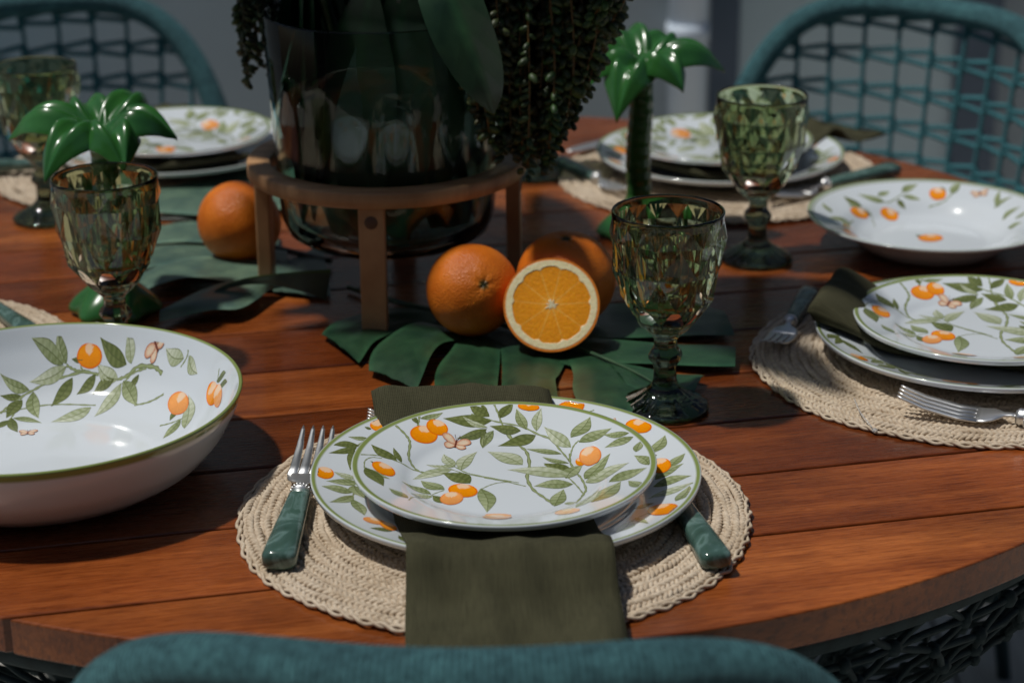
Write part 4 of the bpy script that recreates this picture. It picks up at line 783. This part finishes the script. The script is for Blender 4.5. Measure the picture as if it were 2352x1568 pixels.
    for k in range(250):
        u = rng.uniform(-1, 1); x = .016+.050*u; bot = .128+.10*abs(u)**1.5*(1.0 if u > 0 else .55)+rng.uniform(0, .06)
        S.append(((x+(.010 if u > 0 else 0)*rng.rand(), 1.612+rng.uniform(-.055, .045), TZ+bot), (x*.8-.004+.02*u, rng.uniform(-.04, .03), .012)))
    spray('large dark brown seed spray hanging thickly right of the vase', top, S, (.042, .056, .020), (.13, .070, .018), .0056, .0052)
    for k in range(1):
        pass

# ================================================================ laying the table
def lay():
    chinas = {}
    def dish(kind, name, loc, rz, label, cat, grp=None, tilt=(0, 0)):
        if kind not in chinas: o = chinas[kind] = make_dish(kind, name)
        else: o = chinas[kind].copy(); COL.objects.link(o)
        o.location = (loc[0], loc[1], TZ+loc[2]); o.rotation_euler = (tilt[0], tilt[1], rz); return tag(o, label, cat, grp)
    gs, gd = 'patterned salad plates', 'patterned dinner plates'
    F_ = (-.005, 1.215); R_ = (.378, 1.481); B_ = (.225, 2.042); L_ = (-.366, 2.092); W_ = (-.527, 1.480)
    sets = (('front', F_, 0, 0, 0), ('right', R_, 60, -20, 28), ('far right', B_, 135, 95, 160), ('far left', L_, 207, 40, 250))
    words = {'front': 'in the nearest setting', 'right': 'on the right beside the empty deep plate', 'far right': 'by the chair near the door', 'far left': 'behind the left palm holder'}
    for nme, c, rz, ps, pd in sets:
        wd = words[nme]
        dish('dinner', 'dinner_plate', (c[0], c[1], .0052), rad(pd), f'white dinner plate with painted oranges, lower one {wd}', 'plate', gd)
        sc_ = {'front': (-.006, 1.202), 'right': (.3775, 1.4765), 'far right': (.2215, 2.046), 'far left': (-.3655, 2.0985)}[nme]
        dish('salad', 'salad_plate', (sc_[0], sc_[1], .0212), rad(ps), f'white salad plate with painted oranges, upper one {wd}', 'plate', gs)
    dish('deep', 'deep_plate', (.397, 1.771, .0006), 0, 'empty deep plate with a wide painted rim standing on the bare table', 'plate')
    dish('bowl', 'serving_bowl', (-.3315, 1.2715, .0006), 0, 'big white serving bowl painted with orange branches inside, on the bare table', 'bowl')
    m0 = make_placemat('round woven cord placemat under the nearest plates'); m0.location = (-.013, 1.197, TZ+.0003)
    for c, rz, l in (((.3655, 1.4700), 50, 'round woven cord placemat under the plates with the thin plastic tag'), ((.2245, 2.0200), 140, 'round woven cord placemat under the plates by the far right goblet'), ((-.385, 2.065), 200, 'round woven cord placemat under the far left plates'), ((W_[0], W_[1]), 20, 'round woven cord placemat behind the serving bowl, left of the goblet')):
        dup(m0, (c[0], c[1], TZ+.0003), rad(rz), l)
    # napkins: one strip shape for the front, one for the other places
    path = [(.124, .033, .010), (.117, .0335, .013), (.106, .031, .012), (.086, .023, .009), (.060, .0155, .008), (0, .0145, .008), (-.060, .0155, .008), (-.088, .0195, .0065), (-.112, .0275, .005), (-.128, .0325, .0045), (-.140, .0300, .0042), (-.152, .0210, .0042), (-.166, .0125, .0042), (-.185, .0095, .0042), (-.203, .0075, .0042), (-.216, .0020, .0042), (-.221, -.012, .0042), (-.223, -.04, .0042), (-.226, -.09, .0045)]
    n0 = make_napkin(path, .129, (-.034, .002, .007), 'olive linen napkin under the nearest salad plate, falling over the table edge'); n0.location = (F_[0], F_[1], TZ)
    path2 = [(.131, .040, .012), (.124, .040, .020), (.110, .036, .018), (.090, .028, .012), (.060, .0155, .008), (0, .0145, .008), (-.060, .0155, .008), (-.088, .0195, .0065), (-.112, .0275, .005), (-.128, .0325, .0045), (-.142, .0290, .0042), (-.156, .0190, .0042), (-.174, .0115, .0042), (-.20, .0080, .004), (-.23, .0075, .004)]
    path3 = [(.092, .0275, .006)]+path2[4:]
    n1 = make_napkin(path2, .100, (0, 0, 0), 'olive linen napkin whose thick fold sticks out beside the right fork', 3); n1.location = (R_[0], R_[1], TZ); n1.rotation_euler = (0, 0, rad(67))
    n2 = make_napkin(path3, .110, (0, 0, 0), 'olive linen napkin between the far right plates, hanging towards the chair', 5); n2.location = (B_[0], B_[1], TZ); n2.rotation_euler = (0, 0, rad(135)); dup(n2, (L_[0], L_[1], TZ), rad(207), 'olive linen napkin folded between the far left plates')
    # goblets
    g = make_goblet('green cut glass goblet right behind the nearest plates, beside the halved orange'); g.location = (.1158, 1.382, TZ+.0004); g.rotation_euler = (0, 0, rad(8))
    for x, y, rz, l in ((.2287, 1.7400, 25, 'green cut glass goblet between the right palm candle holder and the deep plate'), (-.3194, 1.4879, 3, 'green cut glass goblet directly behind the serving bowl'), (-.4658, 1.8895, 31, 'green cut glass goblet at the left edge, behind the left palm leaves'), (.024, 2.035, 11, 'green cut glass goblet almost hidden behind the large seed spray')):
        dup(g, (x, y, TZ+.0004), rad(rz), l)
    p = make_palm('green ceramic palm candle holder behind the left goblet', ((-3, .070, .024, .017), (58, .066, .010, .022), (118, .066, .018, .020), (176, .087, .030, .020), (238, .076, .046, .014), (297, .070, .038, .014)))
    p.location = (-.345, 1.610, TZ+.0005)
    p = make_palm('green ceramic palm candle holder beside the large seed spray', ((-1, .086, .028, .020), (52, .064, .004, .020), (103, .066, .004, .026), (152, .064, .010, .024), (200, .062, .040, .018), (246, .068, .060, .012), (310, .062, .034, .016)), .006)
    p.location = (.1235, 1.818, TZ+.0005)
    # cutlery
    z = TZ+.0048
    f = make_fork('fork with green marbled handle left of the nearest plates'); f.location = (-.1485, 1.106, z+.0006); f.rotation_euler = (0, 0, rad(-2.5))
    dup(f, (.474, 1.297, z), rad(71), 'fork with its tines turned left on the mat in front of the right plates')
    dup(f, (.409, 2.010, z), rad(125), 'fork with green handle in front of the far right plates')
    k = make_knife('knife with green handle right of the nearest plates'); k.location = (.1280, 1.102, z+.0006); k.rotation_euler = (0, 0, rad(11)); k.scale = (.92, .92, .92)
    dup(k, (.215, 2.235, z), rad(133), 'knife with green handle at the far side of the far right plates')
    dup(k, (-.568, 2.036, z+.004), rad(-80), 'bright handled knife lying at the left picture edge by the far goblet')
    s = dup(f, (.049, 1.336, z), rad(91), 'small dessert fork tucked under the rim behind the nearest plates'); s.scale = (.8, .8, .8); s['group'] = 'dessert forks above the plates'
    for x, y, rz, l in ((.262, 1.622, 160, 'small dessert fork beside the thick napkin fold on the right placemat'), (.052, 2.062, 208, 'small dessert fork at the table centre side of the far right plates'), (-.403, 1.536, 35, 'small dessert fork on the mat behind the serving bowl')):
        dup(s, (x, y, z), rad(rz), l)
    # fruit
    for r, c, ax, l in ((.0388, (-.2510, 1.7340), (.5, .6, .6), 'whole orange left of the wooden vase stand'), (.0385, (-.0325, 1.5380), (.27, -.86, .42), 'whole orange in front of the stand, its stem scar facing the camera'), (.0418, (.0455, 1.5540), (0, -.22, 1), 'whole orange behind the halved orange, its stem scar on top')):
        o = make_orange(r, ax, l); o.location = (c[0], c[1], TZ+.0055+r*.97)
    h = make_half_orange(.0390, (-.04, -.84, .54)); h.location = (.0322, 1.4950, TZ+.0055+.0390)
    # thin plastic tag that hangs over the right placemat's edge
    t = thing('plastic_tag', 'thin clear plastic tag lying over the edge of the right placemat', 'tag', tuple(at(1975, 940, .008))); o_ = at(1975, 940, .008)
    b = MB(); b.tube(spline(np.array([at(1962, 915, .009), at(1975, 945, .010), at(1990, 965, .008), at(2003, 982, .005)])-o_, 16), .0005, 5); b.build('thread', MT['plastic'], t)
    b = MB(); b.ell(at(2009, 988, .003)-o_, (.0024, .0036, .0016), 8, 6); b.build('end_tab', MT['plastic'], t)

build_setting(); build_table(); place_chairs(); build_vase(); build_flowers(); build_monstera(); lay()
